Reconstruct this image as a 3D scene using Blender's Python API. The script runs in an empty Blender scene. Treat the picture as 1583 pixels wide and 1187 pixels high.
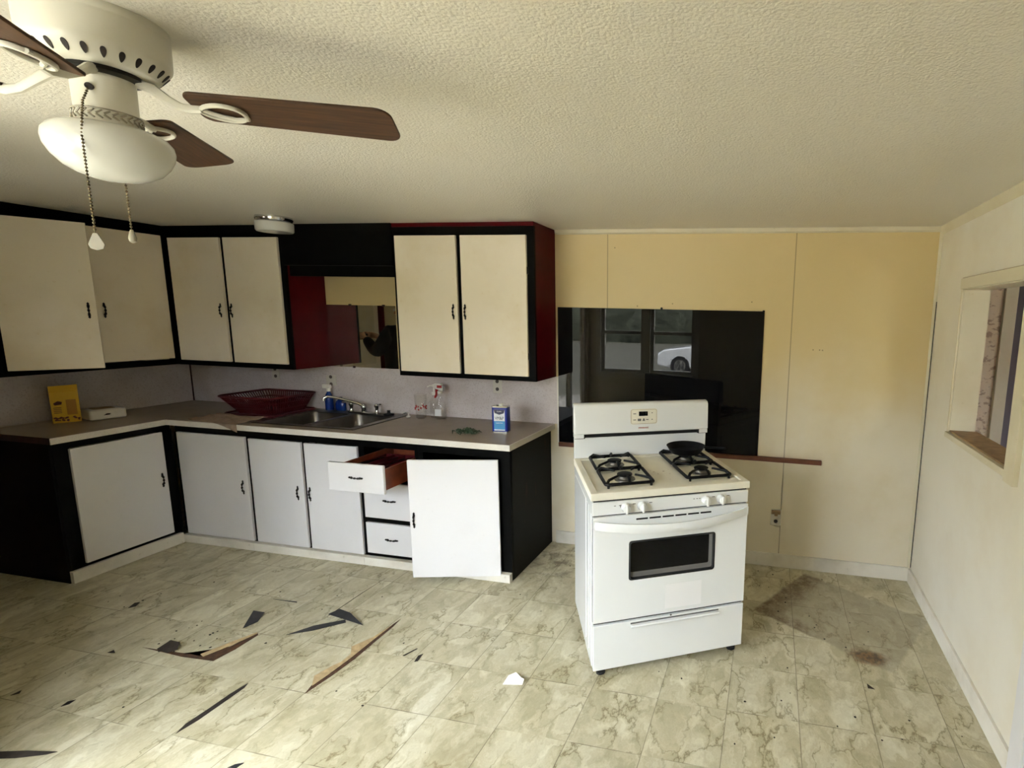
import bpy, bmesh, math, random
from mathutils import Vector, Matrix
random.seed(7)
PI = math.pi
scene = bpy.context.scene
COL = scene.collection

# ------------------------------------------------------------------ camera
W, H, F = 1583, 1187, 798.8
cam_d = bpy.data.cameras.new('camera'); cam = bpy.data.objects.new('camera', cam_d); COL.objects.link(cam)
yaw, pitch, roll = .1884, -.1522, .0235
fwd = Vector((-math.sin(yaw)*math.cos(pitch), math.cos(yaw)*math.cos(pitch), math.sin(pitch)))
rt = Vector((math.cos(yaw), math.sin(yaw), 0)); up = rt.cross(fwd)
R2 = math.cos(roll)*rt + math.sin(roll)*up; U2 = -math.sin(roll)*rt + math.cos(roll)*up
M = Matrix.Identity(4)
for i in range(3):
    M[i][0], M[i][1], M[i][2] = R2[i], U2[i], -fwd[i]
M.translation = (-.9591, -3.414, 1.677)
cam.matrix_world = M
cam_d.sensor_width = 36; cam_d.lens = F*36/W
cam_d.shift_x = -247.07/W; cam_d.shift_y = 18.08/W
cam_d.clip_start = .02
scene.camera = cam

# ------------------------------------------------------------------ daylight and exposure
SKY0, SKY, SUN = 5.0, 36.0, 85.0
world = bpy.data.worlds.new('overcast_sky'); scene.world = world; world.use_nodes = True
bg = world.node_tree.nodes['Background']
bg.inputs[0].default_value = (.86, .94, 1.02, 1); bg.inputs[1].default_value = 34.0
_wt = world.node_tree; _tc = _wt.nodes.new('ShaderNodeTexCoord'); _sx = _wt.nodes.new('ShaderNodeSeparateXYZ'); _mr = _wt.nodes.new('ShaderNodeMapRange')
_mr.inputs[1].default_value = .05; _mr.inputs[2].default_value = .32; _mr.inputs[3].default_value = SKY0; _mr.inputs[4].default_value = SKY   # overcast sky, brighter overhead
_wt.links.new(_tc.outputs['Generated'], _sx.inputs[0]); _wt.links.new(_sx.outputs[2], _mr.inputs[0]); _wt.links.new(_mr.outputs[0], bg.inputs[1])
sun_d = bpy.data.lights.new('sun', 'SUN'); sun_d.energy = SUN; sun_d.angle = .01; sun_d.color = (.98, .97, .96)
sun = bpy.data.objects.new('sun', sun_d); sun.rotation_euler = Vector((-.22, -.28, -.93)).to_track_quat('-Z', 'Y').to_euler(); COL.objects.link(sun)
def portal(loc, rot, sx, sy):
    d = bpy.data.lights.new('daylight_portal', 'AREA'); d.shape = 'RECTANGLE'; d.size = sx; d.size_y = sy
    d.cycles.is_portal = True
    o = bpy.data.objects.new('daylight_portal', d); o.location = loc; o.rotation_euler = rot; COL.objects.link(o)
YF = -3.8                       # front wall, behind the camera
WX0, WX1, WZ0, WZ1 = -3.40, -2.03, .855, 2.06
portal(((WX0+WX1)/2, YF-.12, (WZ0+WZ1)/2), (-PI/2, 0, 0), WX1-WX0, WZ1-WZ0)
GX0, GX1, GZ0, GZ1 = -1.02, -.12, .0, 2.03     # solid door in the same wall
scene.view_settings.view_transform = 'Standard'; scene.view_settings.look = 'None'
scene.view_settings.gamma = 1; scene.view_settings.use_curve_mapping = False
scene.view_settings.exposure = 0.1
scene.cycles.max_bounces = 10; scene.cycles.diffuse_bounces = 8; scene.cycles.glossy_bounces = 5
scene.cycles.transmission_bounces = 8; scene.cycles.transparent_max_bounces = 12
scene.cycles.use_denoising = True; scene.cycles.sample_clamp_indirect = 8

# ------------------------------------------------------------------ materials
def s2l(c): return tuple((x/12.92 if x <= .04045 else ((x+.055)/1.055)**2.4) for x in c)
def rgb(r, g, b): return (*s2l((r/255, g/255, b/255)), 1)
class NT:
    def __init__(s, name):
        s.m = bpy.data.materials.new(name); s.m.use_nodes = True; s.t = s.m.node_tree
        s.b = s.t.nodes['Principled BSDF']; s.out = s.t.nodes['Material Output']
    def n(s, typ, ins=None, **kw):
        x = s.t.nodes.new(typ)
        for k, v in kw.items(): setattr(x, k, v)
        for k, v in (ins or {}).items():
            if hasattr(v, 'node'): s.t.links.new(v, x.inputs[k])
            else: x.inputs[k].default_value = v
        return x
    def math(s, op, a, b=0.0, c=0.0): return s.n('ShaderNodeMath', {0: a, 1: b, 2: c}, operation=op).outputs[0]
    def mix(s, f, a, b, bt='MIX'): return s.n('ShaderNodeMix', {0: f, 6: a, 7: b}, data_type='RGBA', blend_type=bt).outputs[2]
    def ramp(s, f, stops):
        r = s.n('ShaderNodeValToRGB', {0: f}); e = r.color_ramp.elements
        e[0].position, e[0].color = stops[0]; e[1].position, e[1].color = stops[-1]
        for p, c in stops[1:-1]: q = e.new(p); q.color = c
        return r.outputs[0]
    def noise(s, vec, scale, detail=3, rough=.5): return s.n('ShaderNodeTexNoise', {'Vector': vec, 'Scale': scale, 'Detail': detail, 'Roughness': rough}).outputs[0]
    def pos(s): return s.n('ShaderNodeNewGeometry').outputs['Position']
    def obj(s): return s.n('ShaderNodeTexCoord').outputs['Object']
    def set(s, **kw):
        for k, v in kw.items():
            i = s.b.inputs[k.replace('_', ' ')]
            if hasattr(v, 'node'): s.t.links.new(v, i)
            else: i.default_value = v
    def bump(s, h, strength=.3, dist=.002):
        b = s.n('ShaderNodeBump', {'Height': h, 'Strength': strength, 'Distance': dist}); s.t.links.new(b.outputs[0], s.b.inputs['Normal'])
def smooth01(t, lo, hi, x): return t.n('ShaderNodeMapRange', {0: x, 1: lo, 2: hi}, interpolation_type='SMOOTHSTEP').outputs[0]
def plain(name, col, rough=.5, metal=0., var=.08, vscale=6., bump=0., bscale=60., bdist=.001, spec=.5, coat=0.):
    t = NT(name); p = t.obj()
    n = t.noise(p, vscale, 4)
    dark = tuple(c*(1-var) for c in col[:3])+(1,); lite = tuple(min(1, c*(1+var)) for c in col[:3])+(1,)
    t.set(Base_Color=t.ramp(n, [(.3, dark), (.7, lite)]), Roughness=rough, Metallic=metal)
    t.b.inputs['Specular IOR Level'].default_value = spec; t.b.inputs['Coat Weight'].default_value = coat
    if bump: t.bump(t.noise(p, bscale, 3), bump, bdist)
    return t.m
M_ = {}
# painted plywood: cream doors with faint yellow staining and a thumb-worn patch
def paint(name, col, stain, rough=.38, amt=.5):
    t = NT(name); p = t.obj()
    n = t.noise(p, 2.2, 5, .6); f = t.noise(p, 90, 2)
    c = t.mix(t.math('MULTIPLY', smooth01(t, .42, .75, n), amt), col, stain)
    sp = smooth01(t, .70, .74, t.noise(p, 35, 2)); c = t.mix(t.math('MULTIPLY', sp, .25), c, stain)
    t.set(Base_Color=c, Roughness=rough); t.bump(f, .08, .001); return t.m
M_['cream'] = paint('cream_paint', rgb(235, 225, 206), rgb(214, 196, 156))
M_['white'] = paint('white_paint', rgb(220, 219, 221), rgb(206, 204, 202), .35, .3)
M_['trimwhite'] = paint('white_trim_paint', rgb(226, 222, 212), rgb(160, 152, 132), .45, .5)
M_['creamtrim'] = paint('cream_trim_paint', rgb(214, 206, 182), rgb(186, 168, 124), .5, .4)
M_['black'] = plain('black_paint', rgb(7, 7, 6), .6, spec=.06, var=.25, vscale=14, bump=.15, bscale=45)
M_['maroon'] = plain('maroon_paint', rgb(72, 2, 8), .45, spec=.1, var=.12, vscale=9, bump=.1)
M_['darkred'] = plain('dark_red_edge', rgb(52, 16, 14), .7, var=.3, vscale=25)
M_['iron'] = plain('wrought_iron', rgb(20, 17, 15), .42, .6, var=.3, vscale=60)
M_['enamel'] = plain('white_enamel', rgb(226, 228, 228), .2, var=.015, vscale=3, coat=.3)
M_['enameltop'] = plain('cooktop_enamel', rgb(226, 222, 206), .5, var=.05, vscale=9, spec=.25)
M_['gap'] = plain('dark_gap', rgb(12, 12, 12), .8)
M_['castiron'] = plain('cast_iron', rgb(10, 10, 10), .5, spec=.2, var=.3, vscale=80, bump=.2, bscale=200)
M_['steel'] = plain('brushed_steel', rgb(104, 99, 92), .34, 1., var=.2, vscale=12)
M_['chrome'] = plain('chrome', rgb(205, 205, 205), .1, 1., var=.02)
M_['alu'] = plain('burner_aluminium', rgb(120, 116, 108), .45, .9, var=.2, vscale=40)
M_['rubber'] = plain('black_rubber', rgb(14, 14, 14), .7)
M_['plasticred'] = plain('dark_red_plastic', rgb(74, 6, 16), .4, var=.06)
M_['fanwhite'] = plain('fan_cream_enamel', rgb(198, 195, 182), .35, var=.04, vscale=8)
M_['fob'] = plain('aged_ivory_plastic', rgb(138, 131, 114), .45)
M_['opal'] = plain('opal_glass', rgb(202, 202, 196), .2, var=.02)
M_['brass'] = plain('dark_bead_chain', rgb(95, 84, 62), .35, .9, var=.3, vscale=300)
M_['socketgrey'] = plain('socket_grey', rgb(70, 62, 56), .5)
M_['outlet'] = plain('outlet_plastic', rgb(205, 200, 188), .4)
M_['brownrail'] = plain('brown_rail_wood', rgb(104, 58, 36), .5, var=.25, vscale=18)
M_['under'] = plain('brown_underlay', rgb(70, 46, 28), .9, var=.45, vscale=40, bump=.4)
M_['tan'] = plain('tan_paper_backing', rgb(168, 146, 110), .85, var=.25, vscale=45, bump=.3)
M_['charcoal'] = plain('charcoal_scrap', rgb(42, 42, 44), .55, var=.25, vscale=40, bump=.2)
M_['darkscrap'] = plain('dark_brown_scrap', rgb(34, 26, 20), .8, var=.35, vscale=50)
M_['tyre'] = plain('tyre_rubber', rgb(22, 22, 23), .8)
M_['carwhite'] = plain('car_white', rgb(240, 240, 240), .12, var=.01, coat=.6)
M_['carglass'] = plain('car_glass', rgb(20, 24, 28), .06, var=.05)
M_['cloth'] = plain('black_cloth', rgb(18, 18, 20), .85, var=.15, vscale=30)
M_['skin'] = plain('skin', rgb(196, 150, 122), .5, var=.06)
M_['hair'] = plain('dark_hair', rgb(30, 22, 18), .6, var=.3, vscale=60)
M_['blue'] = plain('blue_tin', rgb(24, 44, 140), .3, var=.04)
M_['labelwhite'] = plain('label_white', rgb(226, 228, 230), .45, var=.03)
M_['lightblue'] = plain('label_light_blue', rgb(70, 150, 205), .45, var=.03)
M_['navy'] = plain('label_navy', rgb(22, 26, 70), .4, var=.03)
M_['yellow'] = plain('yellow_carton', rgb(214, 168, 20), .5, var=.06)
M_['brown'] = plain('print_brown', rgb(92, 44, 16), .55, var=.2)
M_['paperwhite'] = plain('wrapped_paper', rgb(230, 226, 220), .3, var=.05, vscale=30, bump=.5, bscale=30, bdist=.004)
M_['green'] = plain('dark_green_strands', rgb(44, 66, 44), .55, var=.4, vscale=60)
M_['bluebottle'] = plain('blue_bottle_plastic', rgb(20, 50, 120), .2, var=.05)
M_['graytext'] = plain('grey_print', rgb(96, 94, 92), .6)
M_['redprint'] = plain('red_print', rgb(160, 20, 24), .5)
M_['whiteplastic'] = plain('white_plastic', rgb(232, 230, 222), .35)
M_['purple'] = plain('grey_purple_wall', rgb(128, 118, 126), .6, var=.05)
M_['sill'] = plain('bare_sill_wood', rgb(150, 124, 92), .6, var=.3, vscale=20)
M_['drawerwood'] = plain('drawer_brown_wood', rgb(112, 52, 26), .55, var=.3, vscale=14)
M_['brownpaper'] = plain('brown_crumpled_paper', rgb(140, 120, 104), .8, var=.18, vscale=22, bump=.6, bscale=25, bdist=.006)
M_['hedge'] = plain('dark_scrub', rgb(74, 78, 62), .95, var=.5, vscale=1.5, bump=.8, bscale=4, bdist=.2)
def fan_wood():
    t = NT('fan_blade_wood'); p = t.obj()
    mp = t.n('ShaderNodeMapping', {'Vector': p, 'Scale': (3, 60, 3)}).outputs[0]
    t.set(Base_Color=t.ramp(t.noise(mp, 2.2, 5, .6), [(.3, rgb(48, 32, 21)), (.7, rgb(84, 59, 40))]), Roughness=.5); t.b.inputs['Specular IOR Level'].default_value = .2; return t.m
M_['wood'] = fan_wood()
def glassmat(name, tint=(1, 1, 1, 1), rough=0.0, refl=1.0):
    t = NT(name); t.t.nodes.remove(t.b)
    fc = t.n('ShaderNodeLayerWeight', {'Blend': .5}).outputs['Facing']; fr = t.math('MULTIPLY_ADD', t.math('POWER', fc, 5.), .7, .04)
    tr = t.n('ShaderNodeBsdfTransparent', {0: tint}).outputs[0]
    gl = t.n('ShaderNodeBsdfGlossy', {'Roughness': rough}).outputs[0]
    mx = t.n('ShaderNodeMixShader', {0: t.math('MULTIPLY', fr, refl), 1: tr, 2: gl}).outputs[0]
    t.t.links.new(mx, t.out.inputs[0]); return t.m
M_['glass'] = glassmat('window_glass')
M_['clear'] = glassmat('clear_plastic', (.97, .97, .96, 1), .05)
def mirror_mat():
    t = NT('mirror_silver'); t.set(Base_Color=(.86, .87, .86, 1), Metallic=1., Roughness=.01); return t.m
M_['mirror'] = mirror_mat()
def gloss_black():
    t = NT('glossy_black_board'); p = t.obj()
    t.b.inputs['Specular IOR Level'].default_value = .17; t.set(Base_Color=(.004, .004, .0045, 1), Roughness=t.math('MULTIPLY_ADD', t.noise(p, 5, 4), .02, .0)); return t.m
M_['board'] = gloss_black()
def ceiling_mat():
    t = NT('textured_ceiling'); p = t.pos()
    a = t.noise(p, 125, 4, .6); v = t.n('ShaderNodeTexVoronoi', {'Vector': p, 'Scale': 120.}).outputs[0]
    h = t.math('ADD', t.math('MULTIPLY', a, 1.2), t.math('MULTIPLY', v, -.6))
    st = smooth01(t, .5, .8, t.noise(p, .9, 4))
    t.set(Base_Color=t.mix(t.math('MULTIPLY', st, .35), rgb(220, 215, 203), rgb(208, 199, 178)), Roughness=.42); t.bump(h, .55, .004); return t.m
M_['ceiling'] = ceiling_mat()
def wall_mat(name, c1, c2, grooves=(), rough=.42, yellow=False):
    t = NT(name); p = t.pos(); x = t.n('ShaderNodeSeparateXYZ', {0: p})
    n = t.noise(p, 1.6, 5, .6)
    c = t.mix(smooth01(t, .4, .75, n), c1, c2)
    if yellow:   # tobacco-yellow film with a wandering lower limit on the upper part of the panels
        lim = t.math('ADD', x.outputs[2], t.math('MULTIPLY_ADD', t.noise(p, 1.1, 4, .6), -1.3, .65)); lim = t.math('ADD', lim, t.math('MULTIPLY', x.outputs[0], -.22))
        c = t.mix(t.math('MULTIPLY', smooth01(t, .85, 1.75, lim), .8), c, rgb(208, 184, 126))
    h = None
    for g in grooves:
        d = t.math('ABSOLUTE', t.math('SUBTRACT', x.outputs[0], g))
        k = t.math('LESS_THAN', d, .003); c = t.mix(t.math('MULTIPLY', k, .55), c, rgb(80, 66, 44))
        h = k if h is None else t.math('ADD', h, k)
    for (dx, dz) in ((-.70, 1.487), (-.66, 1.487), (-.642, 1.486), (-2.02, 2.12), (-1.86, 1.74), (-1.62, 1.76), (-1.1, 1.78)):
        d = t.n('ShaderNodeVectorMath', {0: p, 1: (dx, 0, dz)}, operation='DISTANCE').outputs['Value']
        c = t.mix(t.math('MULTIPLY', t.math('LESS_THAN', d, .0045), .6), c, rgb(70, 50, 30))
    t.set(Base_Color=c, Roughness=rough); t.bump(t.noise(p, 55, 3), .06, .002); return t.m
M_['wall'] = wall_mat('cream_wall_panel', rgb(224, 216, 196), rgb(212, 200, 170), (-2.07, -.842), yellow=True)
M_['wallr'] = wall_mat('pale_wall_panel', rgb(230, 226, 214), rgb(220, 212, 194), (), .3)
M_['wallplain'] = wall_mat('plain_wall', rgb(216, 206, 178), rgb(202, 190, 158))
def speckle(name, c1, c2, c3, scale=260, rough=.4):
    t = NT(name); p = t.obj()
    n = t.noise(p, scale, 2); m = t.noise(p, 6, 4)
    c = t.mix(smooth01(t, .35, .7, m), c1, c2); c = t.mix(t.math('MULTIPLY', smooth01(t, .55, .62, n), .6), c, c3)
    t.set(Base_Color=c, Roughness=rough); return t.m
M_['laminate'] = speckle('speckled_grey_beige_laminate', rgb(150, 136, 120), rgb(136, 122, 106), rgb(104, 92, 80), 300, .36)
M_['lamedge'] = speckle('white_laminate_edge', rgb(224, 220, 212), rgb(212, 206, 196), rgb(190, 182, 172), 300)
M_['splash'] = speckle('mottled_lilac_splash_panel', rgb(206, 198, 198), rgb(196, 186, 184), rgb(182, 170, 168), 90, .4)
def scraped_black():
    t = NT('scraped_black_panel'); p = t.pos()
    mp = t.n('ShaderNodeMapping', {'Vector': p, 'Scale': (9, 9, 1.6)}).outputs[0]
    k = smooth01(t, .62, .70, t.noise(mp, 2.2, 6, .7))
    t.set(Base_Color=t.mix(t.math('MULTIPLY', k, .6), rgb(8, 8, 8), rgb(48, 26, 18)), Roughness=.5); t.b.inputs['Specular IOR Level'].default_value = .08; return t.m
M_['scraped'] = scraped_black()
def wallpaper():
    t = NT('leaf_wallpaper'); p = t.pos()
    mp = t.n('ShaderNodeMapping', {'Vector': p, 'Scale': (9, 1, 16)}).outputs[0]
    k = smooth01(t, .52, .58, t.noise(mp, 1.6, 5, .65))
    t.set(Base_Color=t.mix(k, rgb(222, 206, 184), rgb(178, 156, 136)), Roughness=.7); return t.m
M_['wallpaper'] = wallpaper()
def floor_mat():
    t = NT('marbled_vinyl_tile'); p = t.pos(); x = t.n('ShaderNodeSeparateXYZ', {0: p})
    T = .305
    ux = t.math('DIVIDE', t.math('ADD', x.outputs[0], 2.9+T*100), T); uy = t.math('DIVIDE', t.math('ADD', x.outputs[1], 1.70+T*100), T)
    ix, iy = t.math('FLOOR', ux), t.math('FLOOR', uy); fx, fy = t.math('FRACT', ux), t.math('FRACT', uy)
    idv = t.n('ShaderNodeCombineXYZ', {0: ix, 1: iy, 2: 0.}).outputs[0]
    rnd = t.n('ShaderNodeTexWhiteNoise', {'Vector': idv}, noise_dimensions='3D')
    off = t.n('ShaderNodeVectorMath', {0: rnd.outputs['Color'], 1: (7., 7., 7.)}, operation='MULTIPLY').outputs[0]
    q = t.n('ShaderNodeVectorMath', {0: p, 1: off}, operation='ADD').outputs[0]
    q = t.n('ShaderNodeMapping', {'Vector': q, 'Rotation': (0, 0, .6), 'Scale': (1., .62, 1.)}).outputs[0]
    wn = t.n('ShaderNodeTexNoise', {'Vector': q, 'Scale': 7., 'Detail': 5., 'Roughness': .62})
    w = t.n('ShaderNodeVectorMath', {0: wn.outputs['Color'], 1: (.34, .34, .0)}, operation='MULTIPLY').outputs[0]
    qq = t.n('ShaderNodeVectorMath', {0: q, 1: w}, operation='ADD').outputs[0]
    vo = t.n('ShaderNodeTexVoronoi', {'Vector': qq, 'Scale': 7.2}, feature='DISTANCE_TO_EDGE', voronoi_dimensions='2D').outputs[0]
    vo2 = t.n('ShaderNodeTexVoronoi', {'Vector': qq, 'Scale': 15.0}, feature='DISTANCE_TO_EDGE', voronoi_dimensions='2D').outputs[0]
    cl = t.noise(qq, 10, 5, .65); br = t.noise(q, 5, 3)
    base = t.ramp(cl, [(.32, rgb(162, 155, 126)), (.48, rgb(184, 177, 150)), (.62, rgb(203, 198, 174)), (.78, rgb(219, 215, 197))])
    vein = t.math('MULTIPLY', t.math('SUBTRACT', 1., smooth01(t, 0., .055, vo)), smooth01(t, .38, .62, br))
    halo = t.math('MULTIPLY', t.math('SUBTRACT', 1., smooth01(t, 0., .22, vo)), smooth01(t, .42, .66, br))
    vein2 = t.math('MULTIPLY', t.math('SUBTRACT', 1., smooth01(t, 0., .05, vo2)), smooth01(t, .55, .7, br))
    c = t.mix(t.math('MULTIPLY', halo, .5), base, rgb(160, 152, 118))
    c = t.mix(t.math('MULTIPLY', vein, .75), c, rgb(112, 100, 68)); c = t.mix(t.math('MULTIPLY', vein2, .4), c, rgb(142, 130, 98))
    tone = t.math('MULTIPLY_ADD', rnd.outputs['Value'], .09, .94)
    c = t.mix(1., c, t.n('ShaderNodeCombineColor', {0: tone, 1: tone, 2: tone}).outputs[0], 'MULTIPLY')
    # old grime in large soft patches, thicker towards the cabinets' traffic lane
    gr = t.math('MULTIPLY', smooth01(t, .5, .75, t.noise(p, 1.3, 6, .65)), .35); c = t.mix(gr, c, rgb(128, 116, 84))
    # fridge-shaped dirt patch by the back wall and the rust stain
    def box(lo, hi, v, e=.03): return t.math('MULTIPLY', smooth01(t, lo-e, lo+e, v), t.math('SUBTRACT', 1., smooth01(t, hi-e, hi+e, v)))
    wob = t.math('MULTIPLY', t.math('SUBTRACT', t.noise(p, 9, 4), .5), .16)
    q0 = t.n('ShaderNodeVectorMath', {0: p, 1: (-.98, -.58, 0.)}, operation='SUBTRACT').outputs[0]
    def along(v): return t.n('ShaderNodeVectorMath', {0: q0, 1: v}, operation='DOT_PRODUCT').outputs['Value']
    wl = t.math('MULTIPLY', wob, .25); a_ = t.math('ADD', along((.517, .856, 0.)), wl); b_ = t.math('ADD', along((.856, -.517, 0.)), wl)
    patch = t.math('MULTIPLY', box(0., .60, a_, .012), box(0., .78, b_, .012))
    r1 = t.math('MULTIPLY', t.math('SUBTRACT', 1., smooth01(t, .03, .20, t.math('ADD', b_, wob))), 1.)
    r2 = t.math('MULTIPLY', t.math('SUBTRACT', 1., smooth01(t, .0, .09, t.math('ADD', a_, wob))), t.math('SUBTRACT', 1., smooth01(t, .25, .5, b_)))
    rim = t.math('MULTIPLY', patch, t.math('MAXIMUM', r1, r2))
    dn = smooth01(t, .30, .60, t.noise(p, 20, 6, .75))
    c = t.mix(t.math('MULTIPLY', patch, .5), c, rgb(132, 124, 106))
    c = t.mix(t.math('MULTIPLY', t.math('MULTIPLY', rim, dn), .9), c, rgb(92, 68, 38))
    d = t.n('ShaderNodeVectorMath', {0: p, 1: (-.40, -.882, 0.)}, operation='SUBTRACT').outputs[0]
    d = t.n('ShaderNodeVectorMath', {0: d, 1: (1., 1.7, 0.)}, operation='MULTIPLY').outputs[0]
    dl = t.math('ADD', t.n('ShaderNodeVectorMath', {0: d}, operation='LENGTH').outputs['Value'], t.math('MULTIPLY', t.math('SUBTRACT', t.noise(p, 24, 5, .7), .5), .1))
    c = t.mix(t.math('MULTIPLY', t.math('SUBTRACT', 1., smooth01(t, .05, .13, dl)), .9), c, t.mix(smooth01(t, .4, .6, t.noise(p, 40, 5, .7)), rgb(52, 30, 12), rgb(112, 78, 42)))
    # dark dirt by the end of the counter
    d2 = t.n('ShaderNodeVectorMath', {0: p, 1: (-2.28, -.25, 0.)}, operation='DISTANCE').outputs['Value']
    k2 = t.math('MULTIPLY', t.math('SUBTRACT', 1., smooth01(t, .1, .5, d2)), smooth01(t, .45, .65, t.noise(p, 12, 6, .7)))
    c = t.mix(t.math('MULTIPLY', k2, .7), c, rgb(78, 62, 42))
    ex = t.math('MINIMUM', fx, t.math('SUBTRACT', 1., fx)); ey = t.math('MINIMUM', fy, t.math('SUBTRACT', 1., fy))
    jn = t.noise(p, 3.5, 2)
    jx = t.math('MULTIPLY', t.math('LESS_THAN', ex, .0058), t.math('MULTIPLY_ADD', jn, 1.0, .2)); jy = t.math('MULTIPLY', t.math('LESS_THAN', ey, .005), smooth01(t, .42, .60, jn))
    j = t.math('MAXIMUM', jx, jy)
    c = t.mix(t.math('MULTIPLY', j, .85), c, rgb(84, 72, 50))
    t.set(Base_Color=c, Roughness=t.math('MULTIPLY_ADD', cl, .18, .26)); t.bump(t.math('SUBTRACT', t.math('MULTIPLY', cl, .15), j), .25, .0012); return t.m
M_['floor'] = floor_mat()
def ground_mat():
    t = NT('gravel_and_dry_grass'); p = t.pos()
    a = t.noise(p, .35, 5, .6); b = t.noise(p, 9, 5, .7)
    c = t.ramp(b, [(.3, rgb(110, 104, 96)), (.55, rgb(172, 166, 156)), (.75, rgb(214, 210, 202))])
    c = t.mix(t.math('MULTIPLY', smooth01(t, .48, .6, a), .7), c, rgb(122, 122, 96)); y_ = t.n('ShaderNodeSeparateXYZ', {0: p}).outputs[1]
    far = smooth01(t, 9., 12., t.math('ADD', t.math('MULTIPLY', y_, -1.), t.math('MULTIPLY', a, 3.)))
    c = t.mix(t.math('MULTIPLY', far, .9), c, t.ramp(t.noise(p, 3.5, 6, .75), [(.3, rgb(40, 42, 34)), (.55, rgb(82, 80, 66)), (.75, rgb(132, 128, 112))]))
    t.set(Base_Color=c, Roughness=.95); return t.m
M_['ground'] = ground_mat()

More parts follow.
